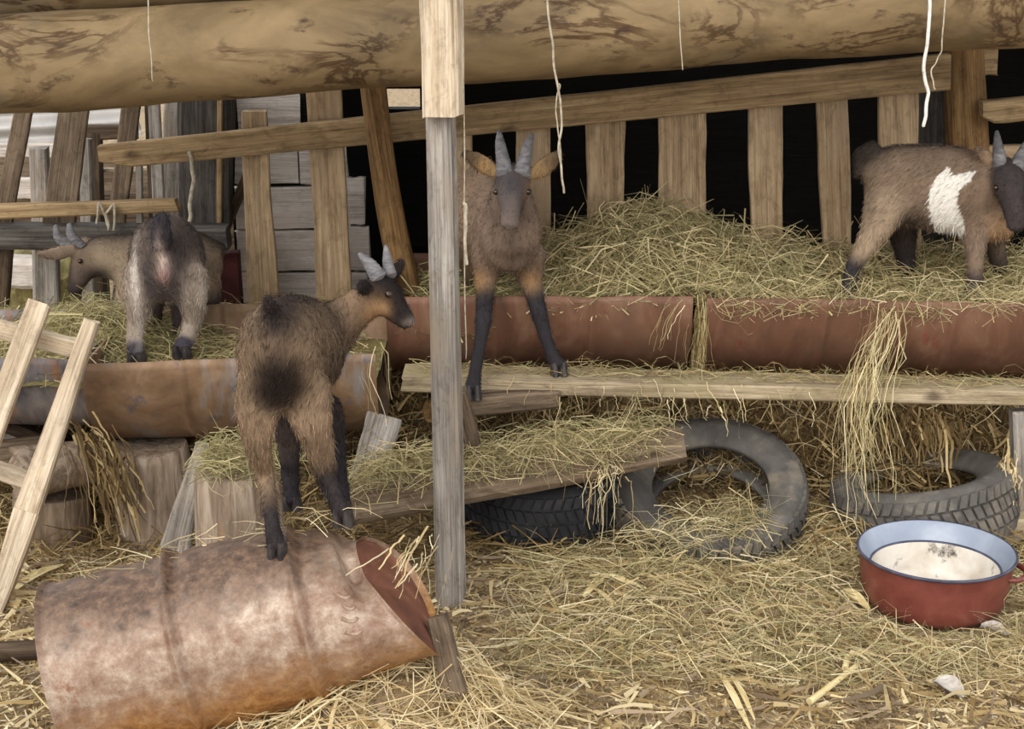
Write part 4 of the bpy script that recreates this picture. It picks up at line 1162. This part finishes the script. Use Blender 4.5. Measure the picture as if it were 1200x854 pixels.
goat('goat_kid', 'grey-brown kid with a white flank patch in the right trough', dict(
    side=(0, 1, 0), heading=(1, -0.1, 0), fluff=0.8, stripe=0.03,
    spine=[(1030, 222, 4.44, 30, 38), (1046, 214, 4.44, 38, 46), (1085, 218, 4.43, 44, 50), (1120, 222, 4.42, 42, 52), (1148, 230, 4.42, 34, 44)],
    neck=[(1142, 222, 4.42, 32, 42), (1160, 214, 4.39, 26, 32), (1176, 212, 4.36, 22, 26)],
    headside=(0.95, 0.3, 0),
    head=[(1180, 194, 4.36, 16, 15), (1181, 206, 4.32, 20, 21), (1184, 224, 4.29, 18, 19), (1187, 242, 4.265, 12.5, 15), (1190, 258, 4.25, 11, 12), (1191, 268, 4.245, 10, 8)],
    legs=[[(1040, 236, 4.39, 28, 26), (1028, 266, 4.37, 20, 18), (1012, 292, 4.36, 12), (1000, 312, 4.36, 9), (994, 336, 4.35, 9), (991, 350, 4.35, 11)],
          [(1140, 250, 4.39, 22, 20), (1143, 284, 4.37, 13), (1143, 308, 4.36, 9.5), (1142, 328, 4.36, 9), (1140, 342, 4.35, 11)],
          [(1048, 240, 4.50, 26, 22), (1058, 272, 4.52, 18), (1062, 304, 4.53, 11), (1060, 336, 4.53, 10)],
          [(1152, 252, 4.48, 20, 18), (1166, 286, 4.49, 12), (1172, 316, 4.50, 9), (1174, 340, 4.50, 10)]],
    tail=[(1036, 206, 4.44, 9, 8), (1030, 186, 4.44, 11, 11), (1022, 174, 4.44, 12, 11), (1012, 180, 4.44, 12, 11), (1008, 196, 4.44, 9, 8), (1007, 208, 4.44, 5, 5)],
    ears=[([(1168, 196, 4.35, 5, 6), (1156, 184, 4.35, 4, 9), (1144, 172, 4.36, 3, 4)], (0, 1, 0.2)), ([(1196, 200, 4.35, 5, 6), (1210, 192, 4.36, 4, 9), (1222, 186, 4.37, 3, 4)], (0, 1, 0.2))],
    horns=[[(1172, 196, 4.33, 9), (1170, 178, 4.35, 7), (1168, 154, 4.40, 2)], [(1190, 198, 4.32, 9), (1196, 184, 4.34, 7), (1204, 164, 4.38, 2)]],
    eyes=[(1167, 220, 4.29, 3.6), (1201, 222, 4.275, 3.6)], extra=[([(1158, 256, 4.40, 22, 24), (1172, 270, 4.38, 16, 16), (1182, 272, 4.36, 8, 8)], (150, 122, 92))], paint=paintC),
    dict(rump=(134, 116, 98), chest=(124, 104, 88), neck=(128, 108, 90), poll=(60, 54, 54), muzzle=(70, 62, 60), stripe=(64, 56, 52),
         legs=[((158, 138, 116), (58, 54, 56), 0.55), ((128, 110, 94), (66, 58, 58), 0.55), ((58, 50, 46), (50, 44, 44), 0.4), ((90, 76, 64), (60, 54, 52), 0.5)],  # far-side legs get darker colours, their shade put into the coat
         tail=(60, 54, 48), ear=(156, 130, 104), eartip=(120, 100, 84)), seed=3, hair=36000)

# --- kid in the rusty trough seen from behind, tail raised
def paintD(co, no, C):
    for (x, y, sx, sz, col, k0) in ((192, 300, 0.014, 0.05, (206, 184, 172), 0.9), (192, 322, 0.016, 0.022, (190, 146, 140), 0.7), (190, 345, 0.02, 0.05, (70, 60, 60), 0.8),
                                    (174, 330, 0.018, 0.09, (60, 55, 58), 0.8), (210, 300, 0.024, 0.07, (56, 50, 52), 0.8), (206, 345, 0.016, 0.05, (64, 56, 56), 0.75), (158, 345, 0.011, 0.12, (214, 204, 194), 0.8), (236, 355, 0.012, 0.08, (186, 172, 160), 0.5), (232, 270, 0.03, 0.05, (52, 47, 50), 0.7), (175, 265, 0.02, 0.03, (50, 46, 50), 0.7), (192, 366, 0.02, 0.018, (196, 180, 168), 0.8)):
        c = P(x, y, 4.1)
        k = np.exp(-(((co[:, 0] - c[0]) / sx) ** 2 + ((co[:, 2] - c[2]) / sz) ** 2)) * (co[:, 1] < 4.3)
        C = C * (1 - k0 * k[:, None]) + lin(col) * k0 * k[:, None]
    return C
goat('goat_kid', 'pale-legged kid with raised tail seen from behind in rusty trough', dict(
    side=(1, 0.05, 0), heading=(0.05, 1, 0), fluff=0.7,
    spine=[(193, 316, 4.12, 34, 44), (194, 304, 4.18, 42, 52), (196, 300, 4.28, 44, 50), (200, 302, 4.38, 38, 44), (204, 306, 4.44, 30, 36)],
    neck=[(204, 306, 4.44, 26, 30), (210, 326, 4.50, 20, 22), (214, 348, 4.53, 16, 18)],
    headside=(1, 0, 0),
    head=[(214, 344, 4.53, 14, 14), (215, 356, 4.53, 17, 17), (216, 376, 4.52, 13, 13), (216, 392, 4.51, 8, 8)],
    legs=[[(172, 320, 4.15, 22, 32), (164, 350, 4.14, 16, 20), (160, 376, 4.16, 11), (158, 396, 4.16, 10), (159, 410, 4.13, 10), (160, 417, 4.12, 11)],
          [(216, 320, 4.15, 22, 32), (226, 350, 4.14, 16, 20), (226, 374, 4.16, 11), (220, 394, 4.16, 10), (215, 404, 4.13, 10), (213, 410, 4.12, 11)],
          [(180, 330, 4.38, 16), (180, 370, 4.38, 10), (180, 400, 4.38, 8), (180, 412, 4.37, 9)],
          [(214, 330, 4.38, 16), (212, 370, 4.38, 10), (210, 400, 4.38, 8), (210, 412, 4.37, 9)]],
    tail=[(190, 288, 4.08, 13, 10), (189, 270, 4.06, 12, 8), (190, 256, 4.06, 9, 7), (192, 250, 4.06, 5, 5)],
    ears=[([(204, 346, 4.53, 5, 5), (196, 352, 4.53, 7, 3), (190, 358, 4.53, 3, 3)], (0, 0, 1)), ([(224, 346, 4.53, 5, 5), (232, 352, 4.53, 7, 3), (238, 358, 4.53, 3, 3)], (0, 0, 1))],
    horns=[[(210, 340, 4.55, 6), (207, 330, 4.58, 5), (205, 318, 4.60, 2)], [(219, 340, 4.55, 6), (221, 330, 4.58, 5), (223, 318, 4.60, 2)]],
    eyes=[], paint=paintD),
    dict(rump=(98, 86, 78), chest=(84, 73, 66), neck=(110, 94, 80), poll=(60, 54, 54), muzzle=(70, 62, 60), stripe=(52, 48, 52),
         legs=[((160, 145, 130), (64, 60, 66), 0.72), ((150, 136, 122), (66, 62, 68), 0.72), ((70, 60, 56), (50, 46, 46), 0.4), ((70, 60, 56), (50, 46, 46), 0.4)],
         tail=(58, 54, 58), ear=(120, 100, 84)), seed=4, hair=36000)

# --- kid grazing at far left, profile
def paintE(co, no, C):
    for (x, y, sx, sz, col, k0) in ((140, 362, 0.022, 0.03, (206, 192, 176), 0.85), (116, 322, 0.036, 0.024, (46, 42, 42), 0.85), (120, 277, 0.07, 0.012, (46, 42, 42), 0.8), (80, 326, 0.016, 0.05, (50, 44, 42), 0.8), (88, 342, 0.02, 0.02, (48, 42, 42), 0.8)):
        c = P(x, y, 4.6)
        k = np.exp(-(((co[:, 0] - c[0]) / sx) ** 2 + ((co[:, 2] - c[2]) / sz) ** 2))
        C = C * (1 - k0 * k[:, None]) + lin(col) * k0 * k[:, None]
    return C
goat('goat_kid', 'tan kid grazing with lowered head at the far left', dict(
    side=(0, 1, 0), heading=(-1, 0, 0), fluff=0.5, stripe=0.05,
    spine=[(246, 312, 4.66, 28, 34), (226, 306, 4.66, 32, 38), (196, 306, 4.66, 33, 38), (168, 308, 4.66, 32, 38), (150, 312, 4.66, 26, 34)],
    neck=[(156, 306, 4.66, 26, 34), (132, 300, 4.65, 22, 28), (108, 300, 4.64, 18, 24)],
    headside=(0.1, 1, 0),
    head=[(108, 292, 4.64, 14, 14), (102, 302, 4.63, 17, 19), (96, 318, 4.62, 14, 16), (90, 332, 4.61, 10, 11), (86, 342, 4.61, 8, 8)],
    legs=[[(156, 328, 4.62, 20, 18), (148, 350, 4.61, 14), (141, 366, 4.61, 11), (146, 384, 4.61, 8), (148, 402, 4.61, 9)],
          [(150, 328, 4.70, 16), (140, 360, 4.70, 10), (136, 400, 4.70, 8)],
          [(240, 330, 4.62, 22, 20), (246, 362, 4.62, 12), (250, 402, 4.62, 9)],
          [(236, 330, 4.70, 20), (240, 362, 4.70, 12), (240, 402, 4.70, 9)]],
    tail=[(254, 300, 4.66, 8, 8), (260, 288, 4.66, 7, 6)],
    ears=[([(88, 292, 4.60, 4, 7), (72, 296, 4.58, 4, 9), (56, 298, 4.57, 3, 7), (43, 297, 4.56, 2, 3)], (0, 1, 0.2)), ([(104, 286, 4.69, 4, 6), (98, 284, 4.74, 4, 7), (92, 286, 4.78, 3, 3)], (1, 0, 0.2))],
    horns=[[(96, 290, 4.62, 6), (84, 276, 4.62, 5), (81, 262, 4.63, 2)], [(92, 292, 4.66, 6), (70, 280, 4.66, 5), (65, 264, 4.67, 2)]],
    eyes=[(94, 306, 4.590, 3.0)], paint=paintE),
    dict(rump=(150, 132, 112), chest=(156, 138, 116), neck=(152, 134, 112), poll=(128, 110, 94), muzzle=(70, 60, 56), stripe=(38, 34, 35),
         legs=[((156, 136, 114), (150, 132, 114), 0.5), ((90, 78, 70), (60, 54, 52), 0.5), ((150, 130, 110), (60, 54, 52), 0.5), ((90, 78, 70), (60, 54, 52), 0.5)],
         tail=(90, 78, 70), ear=(150, 130, 112), eartip=(128, 110, 96)), seed=5, hair=36000)

# ================================================================== HAY AND STRAW
X0 = P(455, 345, 4.4)[0]
def red_h(x, y):
    yy = sstep(4.24, 4.62, y)
    m = np.where(x < 0.38, np.exp(-((x - 0.38) / 0.19) ** 2), np.exp(-((x - 0.38) / 0.27) ** 2))
    return (RZ - 0.05 + 0.035 * yy + 0.125 * m * (0.25 + 0.75 * yy) + 0.015 * sstep(0.70, 1.0, x) * yy - 0.06 * sstep(0.05, -0.15, x)
            + 0.014 * fnoise(x, y, 16, 3))
hr = height_mesh('hay_bed', X0 + 0.02, 1.72, 4.25, 4.77, 120, 40, red_h, M['haybase'])
tag(hr, 'packed hay filling the red troughs below the slats', 'hay', kind='stuff')
pr = [surface_straw(6000, box_sampler(X0 + 0.05, 1.7, 4.27, 4.77), red_h, (0.06, 0.18), (0.0022, 0.0052), HAY + STRAW[:1], 0.22, 0.16, up=0.015),
      surface_straw(5200, box_sampler(0.05, 0.85, 4.27, 4.77), red_h, (0.08, 0.24), (0.0022, 0.005), HAY + STRAW[:2], 0.25, 0.2, up=0.03, zup=0.05),
      surface_straw(500, box_sampler(0.05, 1.6, 4.27, 4.72), red_h, (0.12, 0.26), (0.002, 0.0034), STRAW, 0.5, 0.2, up=0.03, zup=0.2),
      surface_straw(900, box_sampler(0.55, 1.6, 4.22, 4.32), red_h, (0.08, 0.22), (0.0015, 0.003), STRAW[:4] + HAY, 0.5, 0.2, up=0.03)]
stuff('hay_heap', *join(pr), 'heap of greenish hay in the red troughs', 'hay')

def left_h(x, y):
    return LZ - 0.085 + 0.11 * gauss(x, y, -1.16, 4.33, 0.19, 0.2) + 0.012 * fnoise(x, y, 16, 6)
hl = height_mesh('hay_bed', P(-160, 425, 4.3)[0], P(436, 420, 4.0)[0], 4.0, 4.86, 90, 40, left_h, M['haybase'])
tag(hl, 'packed hay filling the left troughs under the kids', 'hay', kind='stuff')
xl0 = P(-120, 425, 4.2)[0]
pl_ = [surface_straw(5000, box_sampler(xl0, -0.42, 4.02, 4.8), left_h, (0.06, 0.17), (0.002, 0.004), HAY + STRAW[:2], 0.24, 0.16, up=0.02),
       surface_straw(1600, box_sampler(xl0, -0.92, 4.1, 4.6), left_h, (0.08, 0.2), (0.002, 0.004), HAY, 0.3, 0.2, up=0.03, zup=0.05)]
stuff('hay_heap', *join(pl_), 'heap of hay in the left troughs around grazing kid', 'hay')

# litter on the ground
def vis(x, y): return ((np.abs(x) < 0.36 * y + 0.25) & (np.hypot(x - pc[0], y - pc[1]) > 0.20)).astype(float)
lit = [surface_straw(24000, box_sampler(-1.7, 1.7, 2.35, 4.35, vis), ground_h, (0.03, 0.14), (0.002, 0.0055), STRAW + HUSK[:2], 0.12, 0.10, up=0.012),
       surface_straw(30000, box_sampler(-1.7, 1.7, 2.35, 4.35, vis), ground_h, (0.012, 0.04), (0.004, 0.011), STRAW + HUSK + [(226, 210, 170), (160, 140, 118), (140, 122, 102), (188, 172, 148), (124, 106, 88)], 0.15, 0.05, K=2, up=0.008),
       surface_straw(4200, box_sampler(-1.7, 1.7, 2.35, 4.0, vis), ground_h, (0.05, 0.16), (0.006, 0.015), STRAW[:4] + HUSK[:2] + [(170, 150, 124), (148, 128, 104), (130, 112, 92)], 0.10, 0.08, up=0.02),
       surface_straw(5500, box_sampler(0.0, 1.45, 3.25, 4.1, vis), ground_h, (0.07, 0.22), (0.0018, 0.0038), HAY + STRAW[:4], 0.2, 0.2, up=0.035, zup=0.06),
       surface_straw(2200, box_sampler(-0.75, 0.1, 2.6, 3.1), ground_h, (0.10, 0.26), (0.002, 0.0045), STRAW[:4], 0.2, 0.12, up=0.04, zup=0.08, dirbias=(1.4, 0.6, 0)),
       surface_straw(4000, box_sampler(-1.5, 1.6, 3.9, 4.5), ground_h, (0.06, 0.20), (0.003, 0.008), HUSK, 0.35, 0.15, up=0.05, zup=0.1)]
stuff('straw_litter', *join(lit), 'loose straw, hay and husks littering the ground', 'straw')

# husk bank beneath the troughs at the back
def bank_h(x, y):
    return 0.10 + 0.34 * sstep(4.32, 4.52, y) - 0.10 * sstep(0.1, -0.5, x) + 0.02 * fnoise(x, y, 12, 8)
hb = height_mesh('husk_bank', -1.7, 1.7, 4.28, 4.7, 110, 24, lambda x, y: np.minimum(bank_h(x, y), 0.36 - 0.10 * sstep(-0.2, -0.5, x)), M['huskbase'])
tag(hb, 'bank of packed husks beneath the troughs', 'husks', kind='stuff')
bk = [surface_straw(6500, box_sampler(-1.6, 1.65, 4.27, 4.5), bank_h, (0.07, 0.22), (0.004, 0.012), HUSK + DARKH, 0.3, 0.2, up=0.04, dirbias=(0, -0.6, 1.2)),
      surface_straw(3000, box_sampler(-1.6, 1.65, 4.25, 4.45), bank_h, (0.08, 0.24), (0.0015, 0.004), STRAW + HUSK, 0.4, 0.2, up=0.06)]
stuff('husk_heap', *join(bk), 'dry corn husks heaped beneath the bench', 'husks')

# hay on the plank, beam and stump
def flat_layer(name, label, n, pts_px, wd, Lr, pal, lift=0.2, up=0.02, sp_=0.0, wr=(0.0014, 0.003)):
    A, B = P(*pts_px[0]), P(*pts_px[1])
    f = rng.uniform(0, 1, n); o = rng.normal(0, wd, n)
    base = A[None] * (1 - f[:, None]) + B[None] * f[:, None] + np.stack([0 * o, o, np.abs(rng.normal(0, up, n))], 1)
    d = rng.normal(size=(n, 3)); d[:, 2] *= lift; d = nrm(d)
    L_ = rng.uniform(*Lr, n)
    v, fc, c = ribbons(arc_paths(base, d, L_, 4, 0.18, sag=sp_), rng.uniform(*wr, n), pick_cols(pal, n))
    return stuff(name, v, fc, c, label, 'hay')
bz = 4.20
flat_layer('tyre_straw', 'straw lying over the front of the slanted middle tyre', 420, ((740, 640, 3.86), (900, 610, 3.90)), 0.05, (0.05, 0.2), HAY + STRAW[:4], 0.25, 0.03, 0.1)
flat_layer('bench_hay', 'scattered hay lying on the bench plank', 800, ((490, 430, 4.16), (1260, 452, 4.14)), 0.028, (0.03, 0.12), HAY + HUSK[:2], 0.08, 0.008)
flat_layer('beam_hay', 'hay draped over the old beam under the bench', 2600, ((420, 562, 3.84), (770, 512, 3.99)), 0.04, (0.06, 0.2), HAY + STRAW[:2], 0.25, 0.025, 0.12)
flat_layer('stump_hay', 'hay on top of the split stump', 900, ((240, 540, 3.52), (345, 538, 3.54)), 0.06, (0.04, 0.14), HAY, 0.25, 0.02, 0.1)
flat_layer('drum_straw', 'few straws scattered on top of the drum', 60, ((90, 668, 2.95), (420, 606, 3.02)), 0.035, (0.03, 0.12), STRAW, 0.06, 0.004)

# hanging strands
def strands(name, label, n, ctrl, spread, jit=0.012, pal=STRAW[:4] + HAY[:3], wr=(0.0012, 0.003), cut=0.4):
    Q = np.array([P(*c) for c in ctrl]); k = len(Q); K = 9
    paths = np.zeros((n, K, 3))
    for i in range(n):
        s0 = rng.uniform(0, cut); s1 = rng.uniform(max(s0 + 0.3, 1 - cut), 1.0)
        t = np.linspace(s0, s1, K) * (k - 1); ii = np.minimum(t.astype(int), k - 2); f = (t - ii)[:, None]
        p = Q[ii] * (1 - f) + Q[ii + 1] * f
        o = rng.normal(0, 1, 3) * spread; o2 = o + rng.normal(0, 1, 3) * np.minimum(spread, 0.02)
        w_ = np.linspace(0, 1, K)[:, None]
        paths[i] = p + o * (1 - w_) + o2 * w_ + np.cumsum(rng.normal(0, jit, (K, 3)), axis=0) * 0.6
    v, fc, c = ribbons(paths, rng.uniform(*wr, n), pick_cols(pal, n), 0.6)
    return stuff(name, v, fc, c, label, 'hay')
strands('hay_tuft', 'hay strands hanging from red trough past the bench to the ground', 80, [(1048, 352, 4.22), (1040, 385, 4.17), (1018, 440, 4.04), (1004, 490, 4.00), (1008, 545, 3.98), (1015, 605, 3.95)], np.array([0.022, 0.014, 0.012]), 0.022)
strands('hay_tuft', 'wisp of hay wedged in the joint between the red troughs', 130, [(822, 345, 4.235), (820, 380, 4.225), (818, 415, 4.24), (820, 440, 4.26)], np.array([0.009, 0.006, 0.012]), 0.005, HAY + HUSK)
strands('hay_tuft', 'long straws hanging over the red trough edge left of joint', 10, [(808, 340, 4.22), (790, 360, 4.20), (782, 390, 4.20), (776, 418, 4.20)], np.array([0.012, 0.006, 0.008]), 0.005)
strands('hay_tuft', 'pale straws hanging off the beam between the tyres', 26, [(700, 528, 3.93), (712, 550, 3.86), (708, 570, 3.85), (706, 640, 3.86)], np.array([0.02, 0.01, 0.012]), 0.01, STRAW[:4], (0.002, 0.005))
strands('hay_tuft', 'dry husks hanging from the left trough beside the pale stump', 120, [(100, 500, 3.93), (118, 530, 3.90), (128, 570, 3.88), (140, 620, 3.88)], np.array([0.035, 0.02, 0.02]), 0.007, HUSK + DARKH + STRAW[:1], (0.003, 0.009))
strands('hay_tuft', 'straw ends dangling from the front of the bench plank', 46, [(740, 450, 4.075), (742, 475, 4.065), (740, 500, 4.07)], np.array([0.33, 0.006, 0.012]), 0.006, wr=(0.002, 0.004))
strands('hay_tuft', 'two long straws hanging below the rusty trough end', 5, [(437, 400, 3.9), (420, 440, 3.88), (432, 480, 3.88), (436, 505, 3.88)], np.array([0.012, 0.005, 0.006]), 0.006)
strands('hay_tuft', 'single straws hanging beneath the drum kid’s chin', 3, [(440, 402, 3.95), (452, 415, 3.92), (456, 470, 3.92)], np.array([0.006, 0.004, 0.006]), 0.004)
strands('hay_tuft', 'husks hanging under the bench at the right', 120, [(1060, 480, 4.22), (1064, 510, 4.22), (1062, 545, 4.2)], np.array([0.08, 0.02, 0.02]), 0.006, HUSK, (0.004, 0.010))
strands('hay_tuft', 'straws sticking out at the crushed drum end', 18, [(500, 620, 3.05), (478, 650, 2.93), (455, 690, 2.86)], np.array([0.03, 0.02, 0.02]), 0.004, STRAW[:4], (0.002, 0.005))
strands('hay_tuft', 'straw tuft beside the right-hand bench leg', 30, [(1180, 520, 4.08), (1180, 560, 4.05), (1176, 598, 4.02)], np.array([0.012, 0.01, 0.01]), 0.008, STRAW[:4] + HUSK, (0.003, 0.007))

# a few large pieces lying on the litter
def husk_piece(name, label, a, b, wd, mat, cat, curl=0.3):
    p0 = G(*a); p1 = G(*b)
    p0[2] = float(ground_h(p0[0], p0[1])) + 0.018; p1[2] = float(ground_h(p1[0], p1[1])) + 0.022
    L_ = float(np.linalg.norm(p1 - p0)); n = 9; V = []; Fc = []
    SEED[0] += 1; r = np.random.default_rng(SEED[0])
    for s in (0, 1):
        for i in range(n):
            f = i / (n - 1); ww = wd * math.sin(math.pi * (0.12 + 0.82 * f)) ** 0.7
            for j in range(5):
                q = (j - 2) / 2
                V.append((f * L_, q * ww / 2, curl * ww * q * q * 0.6 + 0.008 * math.sin(f * 4 + r.uniform(0, 0.3)) + r.normal(0, 0.0006) - s * 0.0015))
    m = n * 5
    for i in range(n - 1):
        for j in range(4):
            a_ = i * 5 + j; Fc.append((a_, a_ + 5, a_ + 6, a_ + 1)); Fc.append((m + a_, m + a_ + 1, m + a_ + 6, m + a_ + 5))
    me = bpy.data.meshes.new(name); me.from_pydata(V, [], Fc); me.update()
    return tag(obj(name, me, mat, None, frame_from(p0, p1, (0, -0.2, 1))), label, cat, 'large dry pieces on the ground')
husk_piece('corn_husk', 'pale husk strip crossed over another in mid ground', (684, 718), (722, 690), 0.022, M['husk'], 'corn husk')
husk_piece('corn_husk', 'pale husk strip lying beneath the crossed one', (690, 698), (756, 714), 0.02, M['husk'], 'corn husk')
husk_piece('corn_husk', 'broad yellowish husk left of the enamel pot', (984, 706), (1018, 722), 0.03, M['husk'], 'corn husk')
husk_piece('corn_husk', 'long narrow husk in the bottom centre foreground', (842, 796), (880, 862), 0.016, M['husk'], 'corn husk')
husk_piece('corn_husk', 'second narrow husk parallel in bottom centre foreground', (856, 800), (884, 850), 0.012, M['husk'], 'corn husk')
husk_piece('corn_husk', 'wide white husk scrap in front of the drum', (460, 838), (500, 846), 0.03, M['paper'], 'corn husk')
husk_piece('corn_husk', 'tapering husk behind the left end of the drum', (20, 700), (76, 668), 0.03, M['husk'], 'corn husk')
husk_piece('corn_husk', 'bright husk fold hanging at the hay beam', (686, 566), (716, 548), 0.03, M['husk'], 'corn husk')
husk_piece('dirty_scrap', 'greyish white scrap below the enamel pot', (1095, 805), (1128, 822), 0.05, M['paper'], 'scrap')
husk_piece('dirty_scrap', 'small whitish scrap right under the pot', (1148, 742), (1182, 752), 0.035, M['paper'], 'scrap')
def stalk(label, a, b, r):
    p0 = G(*a); p1 = G(*b)
    for p in (p0, p1): p[2] = float(ground_h(p[0], p[1])) + 0.02
    me = log_mesh('corn_stalk', float(np.linalg.norm(p1 - p0)), r, r * 0.8, n=14, seg=10, amp=0.08, seed=SEED[0]); SEED[0] += 1
    tag(obj('corn_stalk', me, M['husk'], None, frame_from(p0, p1, (0, 0, 1))), label, 'corn stalk', 'large dry pieces on the ground')
stalk('thick yellow stalk piece in the lower right foreground', (948, 830), (1004, 790), 0.008)
stalk('stubby stalk piece standing above the thick yellow stalk', (990, 792), (992, 778), 0.008)
stalk('pale stalk lying along the left of the drum front', (245, 838), (345, 792), 0.006)
